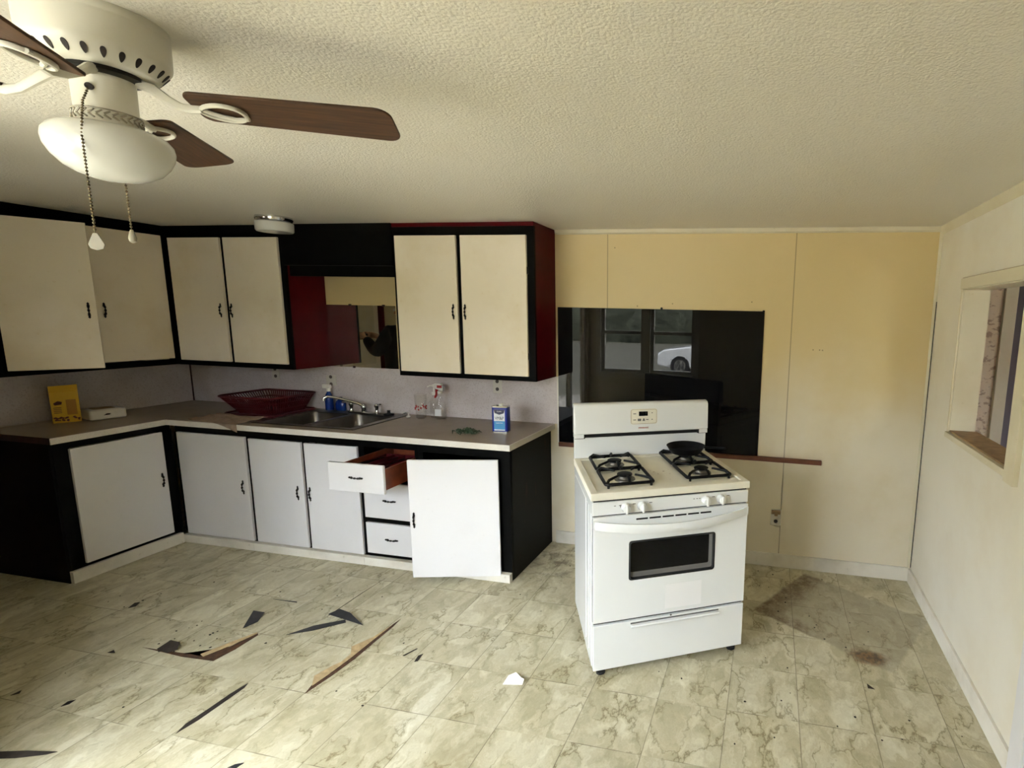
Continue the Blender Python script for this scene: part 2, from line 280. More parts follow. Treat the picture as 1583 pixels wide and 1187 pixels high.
# ------------------------------------------------------------------ mesh helpers
class MB:
    def __init__(s): s.bm = bmesh.new()
    def _add(s, vs, fs):
        b = [s.bm.verts.new(v) for v in vs]
        for f in fs:
            try: s.bm.faces.new([b[i] for i in f])
            except ValueError: pass
        return s
    def box(s, x0, x1, y0, y1, z0, z1):
        v = [(x, y, z) for z in (z0, z1) for y in (y0, y1) for x in (x0, x1)]
        return s._add(v, [(0, 2, 3, 1), (4, 5, 7, 6), (0, 1, 5, 4), (2, 6, 7, 3), (0, 4, 6, 2), (1, 3, 7, 5)])
    def boxm(s, m, dx, dy, dz):
        v = [m @ Vector((x*dx/2, y*dy/2, z*dz/2)) for z in (-1, 1) for y in (-1, 1) for x in (-1, 1)]
        return s._add(v, [(0, 2, 3, 1), (4, 5, 7, 6), (0, 1, 5, 4), (2, 6, 7, 3), (0, 4, 6, 2), (1, 3, 7, 5)])
    def prism(s, poly, z0, z1, m=None):
        n = len(poly); v = [Vector((p[0], p[1], z)) for z in (z0, z1) for p in poly]
        if m: v = [m @ q for q in v]
        return s._add(v, [tuple(range(n))[::-1], tuple(range(n, 2*n))] + [(i, (i+1) % n, n+(i+1) % n, n+i) for i in range(n)])
    def lathe(s, prof, c=(0, 0, 0), n=40, m=None, cap=True, closed=False):
        vs = []
        for r, z in prof:
            for k in range(n):
                a = 2*PI*k/n; q = Vector((r*math.cos(a), r*math.sin(a), z))
                vs.append((m @ q if m else q) + Vector(c))
        L = len(prof); fs = []
        for i in range(L-1 if not closed else L):
            j = (i+1) % L
            for k in range(n): fs.append((i*n+k, i*n+(k+1) % n, j*n+(k+1) % n, j*n+k))
        if cap and not closed: fs += [tuple(range(n))[::-1], tuple(range((L-1)*n, L*n))]
        return s._add(vs, fs)
    def cyl(s, p0, p1, r0, r1=None, n=20):
        r1 = r0 if r1 is None else r1; p0, p1 = Vector(p0), Vector(p1)
        d = p1-p0; q = d.to_track_quat('Z', 'Y').to_matrix().to_4x4(); q.translation = p0
        return s.lathe([(r0, 0), (r1, d.length)], n=n, m=q)
    def tube(s, pts, r, n=10, closed=False, flat=1.0):
        pts = [Vector(p) for p in pts]; N = len(pts); rs = r if isinstance(r, (list, tuple)) else [r]*N
        vs = []; prev = None
        for i, p in enumerate(pts):
            a = pts[(i-1) % N] if (closed or i) else p; b = pts[(i+1) % N] if (closed or i < N-1) else p
            t = (b-a).normalized()
            ref = prev if prev else (Vector((0, 0, 1)) if abs(t.z) < .9 else Vector((1, 0, 0)))
            u = t.cross(ref).normalized() if not prev else (ref - t*ref.dot(t)).normalized()
            w = t.cross(u).normalized(); prev = u
            for k in range(n):
                g = 2*PI*k/n; vs.append(p + u*(rs[i]*math.cos(g)) + w*(rs[i]*math.sin(g)*flat))
        fs = []
        for i in range(N if closed else N-1):
            j = (i+1) % N
            for k in range(n): fs.append((i*n+k, i*n+(k+1) % n, j*n+(k+1) % n, j*n+k))
        if not closed: fs += [tuple(range(n))[::-1], tuple(range((N-1)*n, N*n))]
        return s._add(vs, fs)
    def grid(s, fn, nu, nv, thick=.0):
        vs = [fn(i/nu, j/nv) for j in range(nv+1) for i in range(nu+1)]
        return s._add(vs, [(j*(nu+1)+i, j*(nu+1)+i+1, (j+1)*(nu+1)+i+1, (j+1)*(nu+1)+i) for j in range(nv) for i in range(nu)])
    def ball(s, c, r, seg=12, m=None):
        prof = [(max(1e-5, r*math.sin(PI*i/seg)), -r*math.cos(PI*i/seg)) for i in range(seg+1)]
        return s.lathe(prof, c, n=max(8, seg), cap=False, m=m)
    def done(s, name, mat, parent=None, bevel=0., smooth=False, loc=None, label=None, seg=2, solid=0., sub=0, keep=False):
        bm = s.bm; bmesh.ops.remove_doubles(bm, verts=bm.verts, dist=1e-6); bmesh.ops.recalc_face_normals(bm, faces=bm.faces)
        me = bpy.data.meshes.new(name)
        o = bpy.data.objects.new(name, me); COL.objects.link(o)
        if parent is not None:
            root = parent
            if parent.get('_o'): off = Vector(parent['_o'])
            else: off = Vector((0, 0, 0))
            o.parent = parent; o['_o'] = tuple(off)
        elif keep: off = Vector((0, 0, 0))
        else:
            xs = [v.co for v in bm.verts]; off = Vector(((min(v.x for v in xs)+max(v.x for v in xs))/2, (min(v.y for v in xs)+max(v.y for v in xs))/2, min(v.z for v in xs)))
            o.location = off; o['_o'] = tuple(off)
        bmesh.ops.translate(bm, verts=bm.verts, vec=-off)
        bm.to_mesh(me); bm.free(); me.materials.append(M_[mat] if isinstance(mat, str) else mat)
        if smooth:
            for p in me.polygons: p.use_smooth = True
        if solid: md = o.modifiers.new('solid', 'SOLIDIFY'); md.thickness = solid; md.offset = 0
        if bevel:
            md = o.modifiers.new('bevel', 'BEVEL'); md.width = bevel; md.segments = seg; md.limit_method = 'ANGLE'; md.angle_limit = .6
            for p in me.polygons: p.use_smooth = True
            md.harden_normals = True
        if sub: md = o.modifiers.new('sub', 'SUBSURF'); md.levels = sub; md.render_levels = sub
        if smooth and not bevel and not sub:
            try: me.set_sharp_from_angle(angle=.7)
            except Exception: pass
        if label: o['label'] = label
        return o
def tag(o, label, cat, group=None, kind=None):
    o['label'] = label; o['category'] = cat
    if group: o['group'] = group
    if kind: o['kind'] = kind
    return o
def thing(name, label, cat, loc=(0, 0, 0), rotz=0, group=None, local=False):
    o = bpy.data.objects.new(name, None); COL.objects.link(o); o.location = loc; o.rotation_euler = (0, 0, rotz)
    o['_o'] = (0., 0., 0.) if local else tuple(loc)
    return tag(o, label, cat, group)
def struct(o, label=None):
    o['kind'] = 'structure'
    if label: o['label'] = label
    return o
def copy_tree(o, parent=None):
    c = o.copy(); COL.objects.link(c)
    if parent: c.parent = parent
    for ch in list(o.children): copy_tree(ch, c)
    return c
def text(body, size, m, mat, parent, name='lettering', extrude=.0004, align='CENTER', sx=1.):
    d = bpy.data.curves.new(name, 'FONT'); d.body = body; d.size = size; d.extrude = extrude; d.align_x = align; d.align_y = 'CENTER'
    o = bpy.data.objects.new(name, d); COL.objects.link(o); d.materials.append(M_[mat]); o.parent = parent
    o.matrix_local = m @ Matrix.Diagonal((sx, 1, 1, 1))
    bpy.context.view_layer.update()
    me = bpy.data.meshes.new_from_object(o.evaluated_get(bpy.context.evaluated_depsgraph_get()))
    q = bpy.data.objects.new(name, me); COL.objects.link(q); q.parent = parent; q.matrix_local = o.matrix_local; q['_o'] = parent.get('_o', (0., 0., 0.))
    bpy.data.objects.remove(o); return q
def frame_m(o, xa, ya):        # matrix with origin o, local x along xa, local y along ya
    xa, ya = Vector(xa).normalized(), Vector(ya).normalized(); za = xa.cross(ya)
    m = Matrix.Identity(4)
    for i in range(3): m[i][0], m[i][1], m[i][2] = xa[i], ya[i], za[i]
    m.translation = o; return m
def rounded(x0, x1, y0, y1, r, n=5):
    pts = []
    for cx, cy, a in ((x1-r, y0+r, -PI/2), (x1-r, y1-r, 0), (x0+r, y1-r, PI/2), (x0+r, y0+r, PI)):
        for k in range(n+1): pts.append((cx+r*math.cos(a+PI/2*k/n), cy+r*math.sin(a+PI/2*k/n)))
    return pts

# ------------------------------------------------------------------ room shell
SXW, YA = -3.57, -2.45                            # unseen side wall added to shade the left, its added glazed door, alcove's wall
QY0, QY1, QZ0, QZ1 = -3.70, -2.60, .04, 2.04
CH = 2.2365; LX = -5.655; LXX = -5.92
struct(MB().box(LXX-.1, .0, YF-.15, .1, -.12, 0).done('floor', 'floor'), 'worn cream marbled vinyl tile floor with torn seams')
struct(MB().box(LXX-.1, 3.0, YF-.15, 2.2, CH, CH+.12).done('ceiling', 'ceiling'), 'cream textured ceiling')
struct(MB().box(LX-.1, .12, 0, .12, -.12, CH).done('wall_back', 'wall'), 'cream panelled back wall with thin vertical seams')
PY0, PY1, PZ0, PZ1 = -1.19, -.46, 1.10, 1.85      # pass-through opening
DY0, DY1, DZ = -2.42, -1.58, 2.03                 # doorway further along the same wall
b = MB().box(0, .12, PY1, 0, -.12, CH).box(0, .12, PY0, PY1, -.12, PZ0).box(0, .12, PY0, PY1, PZ1, CH)
b.box(0, .12, DY1, PY0, -.12, CH).box(0, .12, DY0, DY1, DZ, CH).box(0, .12, YF-.15, DY0, -.12, CH)
struct(b.done('wall_right', 'wallr'), 'pale glossy right wall with a pass-through opening')
b = MB().box(LX-.1, LX, -1.30, .12, -.12, CH).box(LXX, LX-.1, -1.30, -1.20, -.12, CH)
struct(b.done('wall_left', 'wallplain'))
struct(MB().box(LXX-.1, LXX, YF-.15, -1.20, -.12, CH).done('wall_side', 'wallplain'))
b = MB().box(SXW-.1, WX0, YF-.12, YF, -.12, CH).box(WX1, GX0, YF-.12, YF, -.12, CH).box(GX1, 0, YF-.12, YF, -.12, CH).box(GX0, GX1, YF-.12, YF, GZ1, CH).box(WX0, WX1, YF-.12, YF, -.12, WZ0).box(WX0, WX1, YF-.12, YF, WZ1, CH)
struct(b.done('wall_front', 'wallplain'))
b = MB().box(SXW-.1, SXW, YF, QY0, -.12, CH).box(SXW-.1, SXW, QY1, YA, -.12, CH).box(SXW-.1, SXW, QY0, QY1, -.12, QZ0).box(SXW-.1, SXW, QY0, QY1, QZ1, CH).box(LXX-.1, -4.62, YA-.1, YA, -.12, CH).box(-4.30, SXW-.1, YA-.1, YA, -.12, CH).box(-4.62, -4.30, YA-.1, YA, -.12, 1.52).box(-4.62, -4.30, YA-.1, YA, 1.96, CH)
struct(b.done('wall_added', 'wallplain'))  # unseen wall, added to keep window light off the left cabinets
f = MB(); ym = (QY0+QY1)/2; xm = SXW-.06
for (a, c, d, e) in ((QY0, QY0+.05, QZ0, QZ1), (QY1-.05, QY1, QZ0, QZ1), (QY0+.05, QY1-.05, QZ0, QZ0+.07), (QY0+.05, QY1-.05, QZ1-.05, QZ1), (ym-.035, ym+.035, QZ0+.07, QZ1-.05)): f.box(xm-.03, xm+.03, a, c, d, e)
w = struct(f.done('door_added', 'trimwhite')); MB().box(xm-.003, xm+.003, QY0+.05, QY1-.05, QZ0+.07, QZ1-.05).done('pane', 'glass', w)  # unseen glazed door, added to light the room from the left
portal((SXW-.12, ym, (QZ0+QZ1)/2), (0, -PI/2, 0), QZ1-QZ0, QY1-QY0)
# the double-hung pair behind the camera, seen reflected in the black board
mid = (WX0+WX1)/2
for i, (x0, x1) in enumerate(((WX0, mid-.05), (mid+.05, WX1))):
    f = MB(); t = .045; ym = YF-.07
    for (a, c, d, e) in ((x0, x0+t, WZ0, WZ1), (x1-t, x1, WZ0, WZ1), (x0+t, x1-t, WZ0, WZ0+t), (x0+t, x1-t, WZ1-t, WZ1), (x0+t, x1-t, 1.41, 1.455)):
        f.box(a, c, ym-.03, ym+.03, d, e)
    w = struct(f.done('window_%d' % (i+1), 'trimwhite'), 'white double-hung window behind the viewer')
    MB().box(x0+t, x1-t, ym-.003, ym+.003, WZ0+t, WZ1-t).done('pane', 'glass', w)
b = MB().box(mid-.05, mid+.05, YF-.10, YF, WZ0, WZ1)
for (a, c, d, e) in ((WX0-.07, WX0, WZ0-.07, WZ1+.07), (WX1, WX1+.07, WZ0-.07, WZ1+.07), (WX0, WX1, WZ1, WZ1+.07), (WX0, WX1, WZ0-.07, WZ0)):
    b.box(a, c, YF, YF+.02, d, e)
struct(b.done('trim_5', 'trimwhite'))
f = MB()
for (a, c, d, e) in ((GX0, GX0+.09, .01, GZ1), (GX1-.09, GX1, .01, GZ1), (GX0+.09, GX1-.09, .01, .22), (GX0+.09, GX1-.09, GZ1-.09, GZ1), (GX0+.09, GX1-.09, .22, GZ1-.09)): f.box(a, c, YF-.08, YF-.04, d, e)
w = struct(f.done('door_3', 'trimwhite'))
# baseboards and mouldings
struct(MB().box(-2.455, -.0, -.014, 0, 0, .093).done('baseboard_back', 'trimwhite', bevel=.002), 'white baseboard under the cream back wall')
struct(MB().box(-.014, 0, DY1+.09, -.0145, 0, .093).done('baseboard_right', 'trimwhite', bevel=.002), 'scuffed white baseboard along the right wall')
struct(MB().prism([(0, 0), (-.022, 0), (-.014, -.022), (0, -.03)], -2.44, 0, frame_m((0, 0, CH), (0, 1, 0), (0, 0, 1))).done('trim_1', 'creamtrim', bevel=.001))
struct(MB().prism([(0, 0), (-.02, 0), (-.012, -.03), (0, -.045)], 0, -YF, frame_m((0, 0, CH), (1, 0, 0), (0, 0, 1))).done('trim_2', 'creamtrim', bevel=.001))
struct(MB().prism([(0, 0), (-.016, 0), (-.016, -.006), (-.006, -.016), (0, -.016)], .093, CH-.03).done('trim_3', 'creamtrim'))
# pass-through casing, sill and what is seen beyond
c = MB().box(-.016, 0, PY0-.075, PY1+.012, PZ1, PZ1+.055).box(-.022, 0, PY0-.085, PY0+.0, PZ0-.045, PZ1)
c.box(-.010, 0, PY1, PY1+.012, PZ0-.02, PZ1).box(-.02, 0, PY0, PY1+.012, PZ0-.03, PZ0)
struct(c.done('trim_4', 'creamtrim', bevel=.002), 'cream casing around the pass-through opening')
struct(MB().box(0, .125, PY1-.004, PY1, PZ0, PZ1).box(0, .125, PY0, PY0+.004, PZ0, PZ1).box(0, .125, PY0, PY1, PZ1-.004, PZ1).done('trim_12', 'creamtrim'))
struct(MB().box(-.0, .135, PY0, PY1, PZ0, PZ0+.008).done('trim_6', 'sill'), 'bare wood sill of the pass-through')
struct(MB().box(0.0, 3.0, YF-.15, 2.2, -.12, -.001).done('floor_adjoining', 'brownrail'))
b = MB().box(.12, .386, .05, .13, 0, CH).box(1.25, 3.0, .05, .13, 0, CH).box(.386, 1.25, .05, .13, 2.03, CH)
struct(b.done('wall_far', 'wallpaper'), 'leaf-patterned wallpaper seen through the pass-through')
struct(MB().box(.386, .455, .02, .13, 0, 2.03).box(1.18, 1.25, .02, .13, 0, 2.03).box(.386, 1.25, .02, .13, 2.03, 2.10).done('trim_7', 'creamtrim', bevel=.003))
b = MB().box(.0, 3.0, .75, .85, -.12, CH).box(-.1, 0.0, .12, 2.2, -.12, CH)
struct(b.done('wall_end', 'purple'))
b = MB().box(3.0, 3.1, YF-.15, 2.2, -.12, CH)
struct(b.done('wall_outer', 'purple'))
struct(MB().box(.12, 1.2, YF-.15, YF, -.12, CH).box(2.4, 3.0, YF-.15, YF, -.12, CH).box(1.2, 2.4, YF-.15, YF, -.12, .8).box(1.2, 2.4, YF-.15, YF, 2.0, CH).done('wall_near', 'wallplain'))
def sash(name, x0, x1, z0, z1, y):
    f = MB()
    for (a, c, d, e) in ((x0, x0+.045, z0, z1), (x1-.045, x1, z0, z1), (x0+.045, x1-.045, z0, z0+.045), (x0+.045, x1-.045, z1-.045, z1), (x0+.045, x1-.045, (z0+z1)/2-.02, (z0+z1)/2+.02)): f.box(a, c, y-.03, y+.03, d, e)
    w = struct(f.done(name, 'trimwhite')); MB().box(x0+.045, x1-.045, y-.003, y+.003, z0+.045, z1-.045).done('pane', 'glass', w)
    portal(((x0+x1)/2, y-.06, (z0+z1)/2), (-PI/2, 0, 0), x1-x0, z1-z0)
sash('window_3', 1.2, 2.4, .8, 2.0, YF-.08)  # unseen window, added to light the room beyond the pass-through
AX0, AX1, AZ0, AZ1 = -4.62, -4.30, 1.52, 1.96
sash('window_4', AX0, AX1, AZ0, AZ1, YA-.05)  # small unseen window, added to brighten the left cabinets
struct(MB().box(-.004, 0, -.020, -.0165, .1, 1.80).done('trim_13', 'gap'), 'dark open joint in the corner of the right wall')
struct(MB().box(-.008, 0, PY0-.08, PY1+.012, PZ1+.0552, PZ1+.0585).done('trim_14', 'sill'))
# doorway casing in the right wall with its closed door
c = MB().box(-.018, 0, DY1, DY1+.085, 0, DZ+.085).box(-.018, 0, DY0-.085, DY0, 0, DZ+.085).box(-.018, 0, DY0, DY1, DZ, DZ+.085)
struct(c.done('trim_8', 'white', bevel=.003), 'white door casing at the near end of the right wall')
d = struct(MB().box(.03, .07, DY0+.003, DY1-.003, .005, DZ-.003).done('door_1', 'white', bevel=.002))
MB().lathe([(.012, 0), (.012, .035), (.027, .045), (.027, .06), (.012, .068)], m=frame_m((.03, DY0+.07, .95), (0, 1, 0), (0, 0, 1)) @ Matrix.Rotation(PI, 4, 'X')).done('door_knob', 'chrome', d, smooth=True)
# cream door and maroon trim on the far side wall, seen in the mirror
d = struct(MB().box(LXX, LXX+.03, -2.41, -1.80, .01, 2.0).done('door_2', 'cream', bevel=.003))
m = MB()
for z0, z1 in ((.2, .85), (1.0, 1.85)): m.box(LXX+.03, LXX+.037, -2.33, -1.96, z0, z1)
m.done('door_panel', 'creamtrim', d, bevel=.004)
struct(MB().box(LXX, LXX+.09, YA, YA+.025, 0, 2.1).done('trim_9', 'maroon'))

# ------------------------------------------------------------------ cabinets
def handle(cx, cy, cz, axis, out, parent, L=.098):
    """small wrought pull: axis = direction of its length, out = direction away from the door"""
    a, o = Vector(axis), Vector(out); c = Vector((cx, cy, cz)); s = a.cross(o)
    b = MB()
    pts = []; rs = []
    for k in range(21):
        u = k/20*2-1; pts.append(c + a*(u*L/2*.66) + o*(.004+.006*max(0, 1-u*u)**.5)); rs.append(.0026+.0038*abs(math.cos(u*PI*1.5))**1.5)
    b.tube(pts, rs, 8)
    for sg in (-1, 1):
        e = c + a*(sg*L*.30)
        x_ = s if s.cross(a*sg).dot(o) > 0 else -s
        b.prism([(-.004, -.008), (-.0075, 0), (-.004, .007), (-.0065, .013), (-.003, .017), (0, .022), (.003, .017), (.0065, .013), (.004, .007), (.0075, 0), (.004, -.008)], .0, .003, frame_m(e, tuple(x_), tuple(a*sg)))
    return b.done('handle', 'iron', parent, smooth=True, label='black wrought pull handle')
ZX, OY, OX = (0, 0, 1), (0, -1, 0), (1, 0, 0)
def slab(x0, x1, y0, y1, z0, z1, mat, parent, name='door'): return MB().box(x0, x1, y0, y1, z0, z1).done(name, mat, parent, bevel=.003)

# --- right upper cabinet
UZ = 1.237
t = thing('upper_cabinet', 'cream two-door wall cabinet with maroon side beside the black board', 'cabinet', (-2.943, -.16, UZ))
MB().box(-3.441, -3.423, -.30, 0, UZ, CH).box(-2.463, -2.445, -.30, 0, UZ, CH).box(-3.423, -2.463, -.30, 0, UZ, UZ+.018).done('carcass', 'maroon', t, label='maroon cabinet sides')
b = MB().box(-3.441, -3.405, -.32, -.30, UZ, 2.212).box(-2.50, -2.445, -.32, -.30, UZ, 2.212).box(-2.975, -2.945, -.32, -.30, UZ+.045, 2.14)
b.box(-3.405, -2.50, -.32, -.30, UZ, UZ+.045).box(-3.405, -2.50, -.32, -.30, 2.14, 2.212).done('face_frame', 'black', t, label='black face frame')
MB().box(-3.441, -2.445, -.325, -.30, 2.212, CH).done('top_strip', 'maroon', t, label='thin maroon strip under ceiling')
for x0, x1, hx in ((-3.417, -2.976, -3.006), (-2.944, -2.491, -2.922)):
    d = slab(x0, x1, -.338, -.32, 1.270, 2.156, 'cream', t); handle(hx, -.338, 1.674, ZX, OY, d)
for z in (1.94, 1.40): MB().box(-2.491, -2.482, -.330, -.32, z-.022, z+.022).done('hinge', 'iron', t)
# --- upper cabinet on the back wall, left
t = thing('upper_cabinet', 'cream two-door wall cabinet in the corner left of the mirror', 'cabinet', (-4.8, -.16, UZ))
MB().box(-4.318, -4.30, -.30, 0, UZ, CH).box(-5.34, -4.318, -.30, 0, UZ, UZ+.018).done('carcass', 'maroon', t, label='maroon end panel and underside')
b = MB().box(-5.34, -5.262, -.32, -.30, UZ, CH).box(-4.345, -4.30, -.32, -.30, UZ, CH).box(-4.822, -4.783, -.32, -.30, UZ+.04, 2.14)
b.box(-5.262, -4.345, -.32, -.30, UZ, UZ+.04).box(-5.262, -4.345, -.32, -.30, 2.14, CH).done('face_frame', 'black', t, label='black face frame')
for x0, x1, hx in ((-5.268, -4.82, -4.858), (-4.785, -4.332, -4.762)):
    d = slab(x0, x1, -.338, -.32, 1.275, 2.152, 'cream', t); handle(hx, -.338, 1.645, ZX, OY, d)
# --- upper cabinet on the left wall, with its first door ajar
t = thing('upper_cabinet', 'cream wall cabinet on the left wall with one door standing ajar', 'cabinet', (-5.5, -.75, UZ))
MB().box(LX, -5.345, -1.27, -.345, UZ, UZ+.018).box(LX, -5.345, -1.27, -1.252, UZ+.018, CH).done('carcass', 'black', t)
b = MB().box(-5.345, -5.325, -1.27, -1.19, UZ, CH).box(-5.345, -5.325, -.36, -.325, UZ, CH).box(-5.345, -5.325, -.80, -.755, UZ+.04, 2.15)
b.box(-5.345, -5.325, -1.19, -.36, UZ, UZ+.04).box(-5.345, -5.325, -1.19, -.36, 2.15, CH).done('face_frame', 'black', t, label='black face frame')
d = slab(-5.325, -5.307, -.765, -.347, 1.285, 2.165, 'cream', t); handle(-5.307, -.728, 1.63, ZX, OX, d)
hy, ang = (-5.322, -1.205), math.atan2(.22, .315)
dirv = Vector((math.sin(ang), math.cos(ang), 0)); nv = Vector((math.cos(ang), -math.sin(ang), 0)); wd = .385
m4 = frame_m(Vector((hy[0], hy[1], 1.272)) + dirv*(wd/2) + nv*.009, tuple(dirv), (0, 0, 1))
d = MB().boxm(m4 @ Matrix.Translation((0, .4415, 0)), wd, .883, .018).done('door', 'cream', t, bevel=.003, label='cream door swung part open')
hp = Vector((hy[0], hy[1], 1.63)) + dirv*(wd-.035) + nv*.018; handle(hp.x, hp.y, hp.z, ZX, tuple(nv), d)
# --- soffit and valance over the mirror
t = thing('valance', 'black valance boards bridging the two wall cabinets above the mirror', 'valance', (-3.87, -.2, 1.9))
MB().box(-4.299, -3.442, -.335, -.315, 1.964, CH).done('front_board', 'black', t)
MB().box(-4.299, -3.442, -.285, -.265, 1.895, CH).box(-4.299, -3.442, -.265, 0, 1.95, 1.968).done('lower_board', 'black', t)
# --- base cabinets along the back wall
CT = .8976; CB = CT-.037; FY = -.60
def base_frame(t, x0, x1, stiles, z0=.055, z1=CB-.001):
    b = MB().box(x0, x1, FY, FY+.02, .80, z1).box(x0, x1, FY, FY+.02, z0, .068)
    for a, c_ in stiles: b.box(a, c_, FY, FY+.02, .068, .80)
    return b.done('face_frame', 'black', t, label='black face frame')
def kick(t, x0, x1): MB().box(x0, x1, -.636, -.602, 0, .056).done('kick_board', 'trimwhite', t, bevel=.002, label='white kick board')
def carcass(t, x0, x1): MB().box(x0, x0+.012, FY+.02, -.004, .0, CB-.001).box(x1-.012, x1, FY+.02, -.004, .0, CB-.001).box(x0+.012, x1-.012, FY+.02, -.004, .06, .075).done('carcass', 'black', t)
t = thing('base_cabinet', 'white single-door base cabinet in the inner corner of the counter', 'cabinet', (-4.73, -.3, 0))
base_frame(t, -5.03, -4.415, ((-5.03, -5.04+.0), (-4.43, -4.415))); kick(t, -5.02, -4.415); carcass(t, -5.01, -4.415)
d = slab(-5.0, -4.430, FY-.018, FY, .062, .804, 'white', t); handle(-4.474, FY-.018, .448, ZX, OY, d)
t = thing('base_cabinet', 'white two-door base cabinet under the sink', 'cabinet', (-3.97, -.3, 0))
base_frame(t, -4.414, -3.536, ((-4.414, -4.39), (-3.985, -3.95), (-3.555, -3.536))); kick(t, -4.414, -3.536); carcass(t, -4.414, -3.536)
for x0, x1, hx in ((-4.399, -3.982, -4.03), (-3.957, -3.553, -3.935)):
    d = slab(x0, x1, FY-.018, FY, .062, .797, 'white', t); handle(hx, FY-.018, .447, ZX, OY, d)
t = thing('base_cabinet', 'white three-drawer base cabinet with its top drawer pulled out', 'cabinet', (-3.33, -.3, 0))
b = MB().box(-3.535, -3.12, FY, FY+.02, .80, CB-.001).box(-3.535, -3.515, FY, FY+.02, .055, .80).box(-3.145, -3.12, FY, FY+.02, .055, .80)
b.box(-3.515, -3.145, FY, FY+.02, .285, .335).box(-3.515, -3.145, FY, FY+.02, .555, .60).box(-3.515, -3.145, FY, FY+.02, .055, .085).done('face_frame', 'black', t, label='black face frame')
kick(t, -3.535, -3.12); carcass(t, -3.535, -3.12)
for z0, z1, zh in ((.329, .57, .453), (.082, .295, .187)):
    d = slab(-3.522, -3.139, FY-.018, FY, z0, z1, 'white', t, 'drawer'); handle(-3.335, FY-.018, zh, (1, 0, 0), OY, d)
DYF = -.900
d = slab(-3.497, -3.125, DYF, DYF+.018, .612, .785, 'white', t, 'drawer')
handle(-3.31, DYF, .70, (1, 0, 0), OY, d)
MB().box(-3.478, -3.466, DYF+.018, -.38, .628, .755).box(-3.152, -3.140, DYF+.018, -.38, .628, .755).box(-3.466, -3.152, DYF+.018, -.38, .680, .686).box(-3.466, -3.152, -.392, -.38, .686, .755).done('drawer_box', 'drawerwood', d, label='dark brown wooden drawer box')
# cutlery tray lying in the open drawer
ty = MB().box(-3.452, -3.166, -.862, -.48, .6865, .690)
for x in (-3.452, -3.39, -3.31, -3.24, -3.170): ty.box(x, x+.004, -.862, -.48, .690, .728)
for y in (-.862, -.484): ty.box(-3.448, -3.170, y, y+.004, .690, .728)
tag(ty.done('cutlery_tray', 'plasticred', bevel=.001), 'dark red cutlery tray lying in the open drawer', 'tray')
def utensil(x, y0, y1, kind, lab):
    b = MB(); z = .7155
    b.tube([(x, y0, z), (x, (y0+y1)/2, z+.002), (x, y1-.05, z+.003)], [.005, .0035, .003], 8, flat=.5)
    if kind == 'spoon': b.ball((x, y1-.025, z+.003), .02, 10, Matrix.Diagonal((.75, 1.3, .25, 1)))
    else: b.box(x-.007, x+.007, y1-.06, y1, z+.001, z+.0045)
    return tag(b.done('dinner_'+kind, 'steel', smooth=True), lab, kind)
utensil(-3.42, -.76, -.52, 'spoon', 'steel spoon in the red tray slot nearest the sink')
utensil(-3.35, -.77, -.50, 'knife', 'steel table knife between the two spoons in the red tray')
utensil(-3.275, -.78, -.53, 'spoon', 'steel spoon between the two table knives in the red tray')
utensil(-3.205, -.77, -.51, 'knife', 'steel table knife in the red tray slot nearest the open door')
t = thing('base_cabinet', 'black-sided end base cabinet with its white door hanging open', 'cabinet', (-2.8, -.3, 0))
b = MB().box(-3.119, -2.492, FY, FY+.02, .795, CB-.001).box(-3.119, -3.085, FY, FY+.02, .055, .795).box(-2.562, -2.492, FY, FY+.02, .0, .795).box(-3.085, -2.562, FY, FY+.02, .055, .075)
b.done('face_frame', 'black', t, label='black face frame')
MB().box(-2.510, -2.490, FY+.02, -.004, 0, CB-.001).done('end_panel', 'scraped', t, label='scraped black end panel')
MB().box(-3.117, -3.105, FY+.02, -.004, 0, CB-.001).box(-3.105, -2.51, FY+.02, -.004, .06, .075).box(-3.105, -2.51, -.016, -.004, .075, CB-.001).done('carcass', 'black', t)
MB().box(-3.119, -2.492, -.636, -.602, 0, .056).done('kick_board', 'trimwhite', t, bevel=.002, label='white kick board')
ang = math.radians(15.4); dv = Vector((-math.cos(ang), -math.sin(ang), 0)); nv = Vector((math.sin(ang), -math.cos(ang), 0)); wd = .533
m4 = frame_m(Vector((-2.556, -.618, .042)) + dv*(wd/2) - nv*(-.009), tuple(-dv), (0, 0, 1))
d = MB().boxm(m4 @ Matrix.Translation((0, .375, 0)), wd, .750, .018).done('door', 'white', t, bevel=.003, label='white door swung open')
hp = Vector((-2.556, -.618, .415)) + dv*(wd-.025) + nv*.018; handle(hp.x, hp.y, hp.z, ZX, tuple(nv), d, .1)
# --- base cabinet along the left wall
EY = -1.2446; FX = -5.03
t = thing('base_cabinet', 'white single-door base cabinet on the left with black end panel facing out', 'cabinet', (-5.34, -.95, 0))
b = MB().box(FX-.02, FX, EY+.012, -.63, .82, CB-.001).box(FX-.02, FX, EY+.012, -.63, .04, .10).box(FX-.02, FX, EY+.012, -1.16, .10, .82).box(FX-.02, FX, -.70, -.622, .10, .82)
b.done('face_frame', 'black', t, label='black face frame')
d = slab(FX, FX+.018, -1.167, -.690, .097, .816, 'white', t); handle(FX+.018, -.722, .487, ZX, OX, d)
MB().box(FX-.005, FX+.022, EY+.004, -.640, 0, .075).done('kick_board', 'trimwhite', t, bevel=.002, label='white kick board')
MB().box(LX, FX-.005, EY, EY+.012, 0, CB-.001).done('end_panel', 'black', t, label='black end panel')
MB().box(LX, FX-.02, EY+.012, -.62, .05, .065).done('carcass', 'black', t)
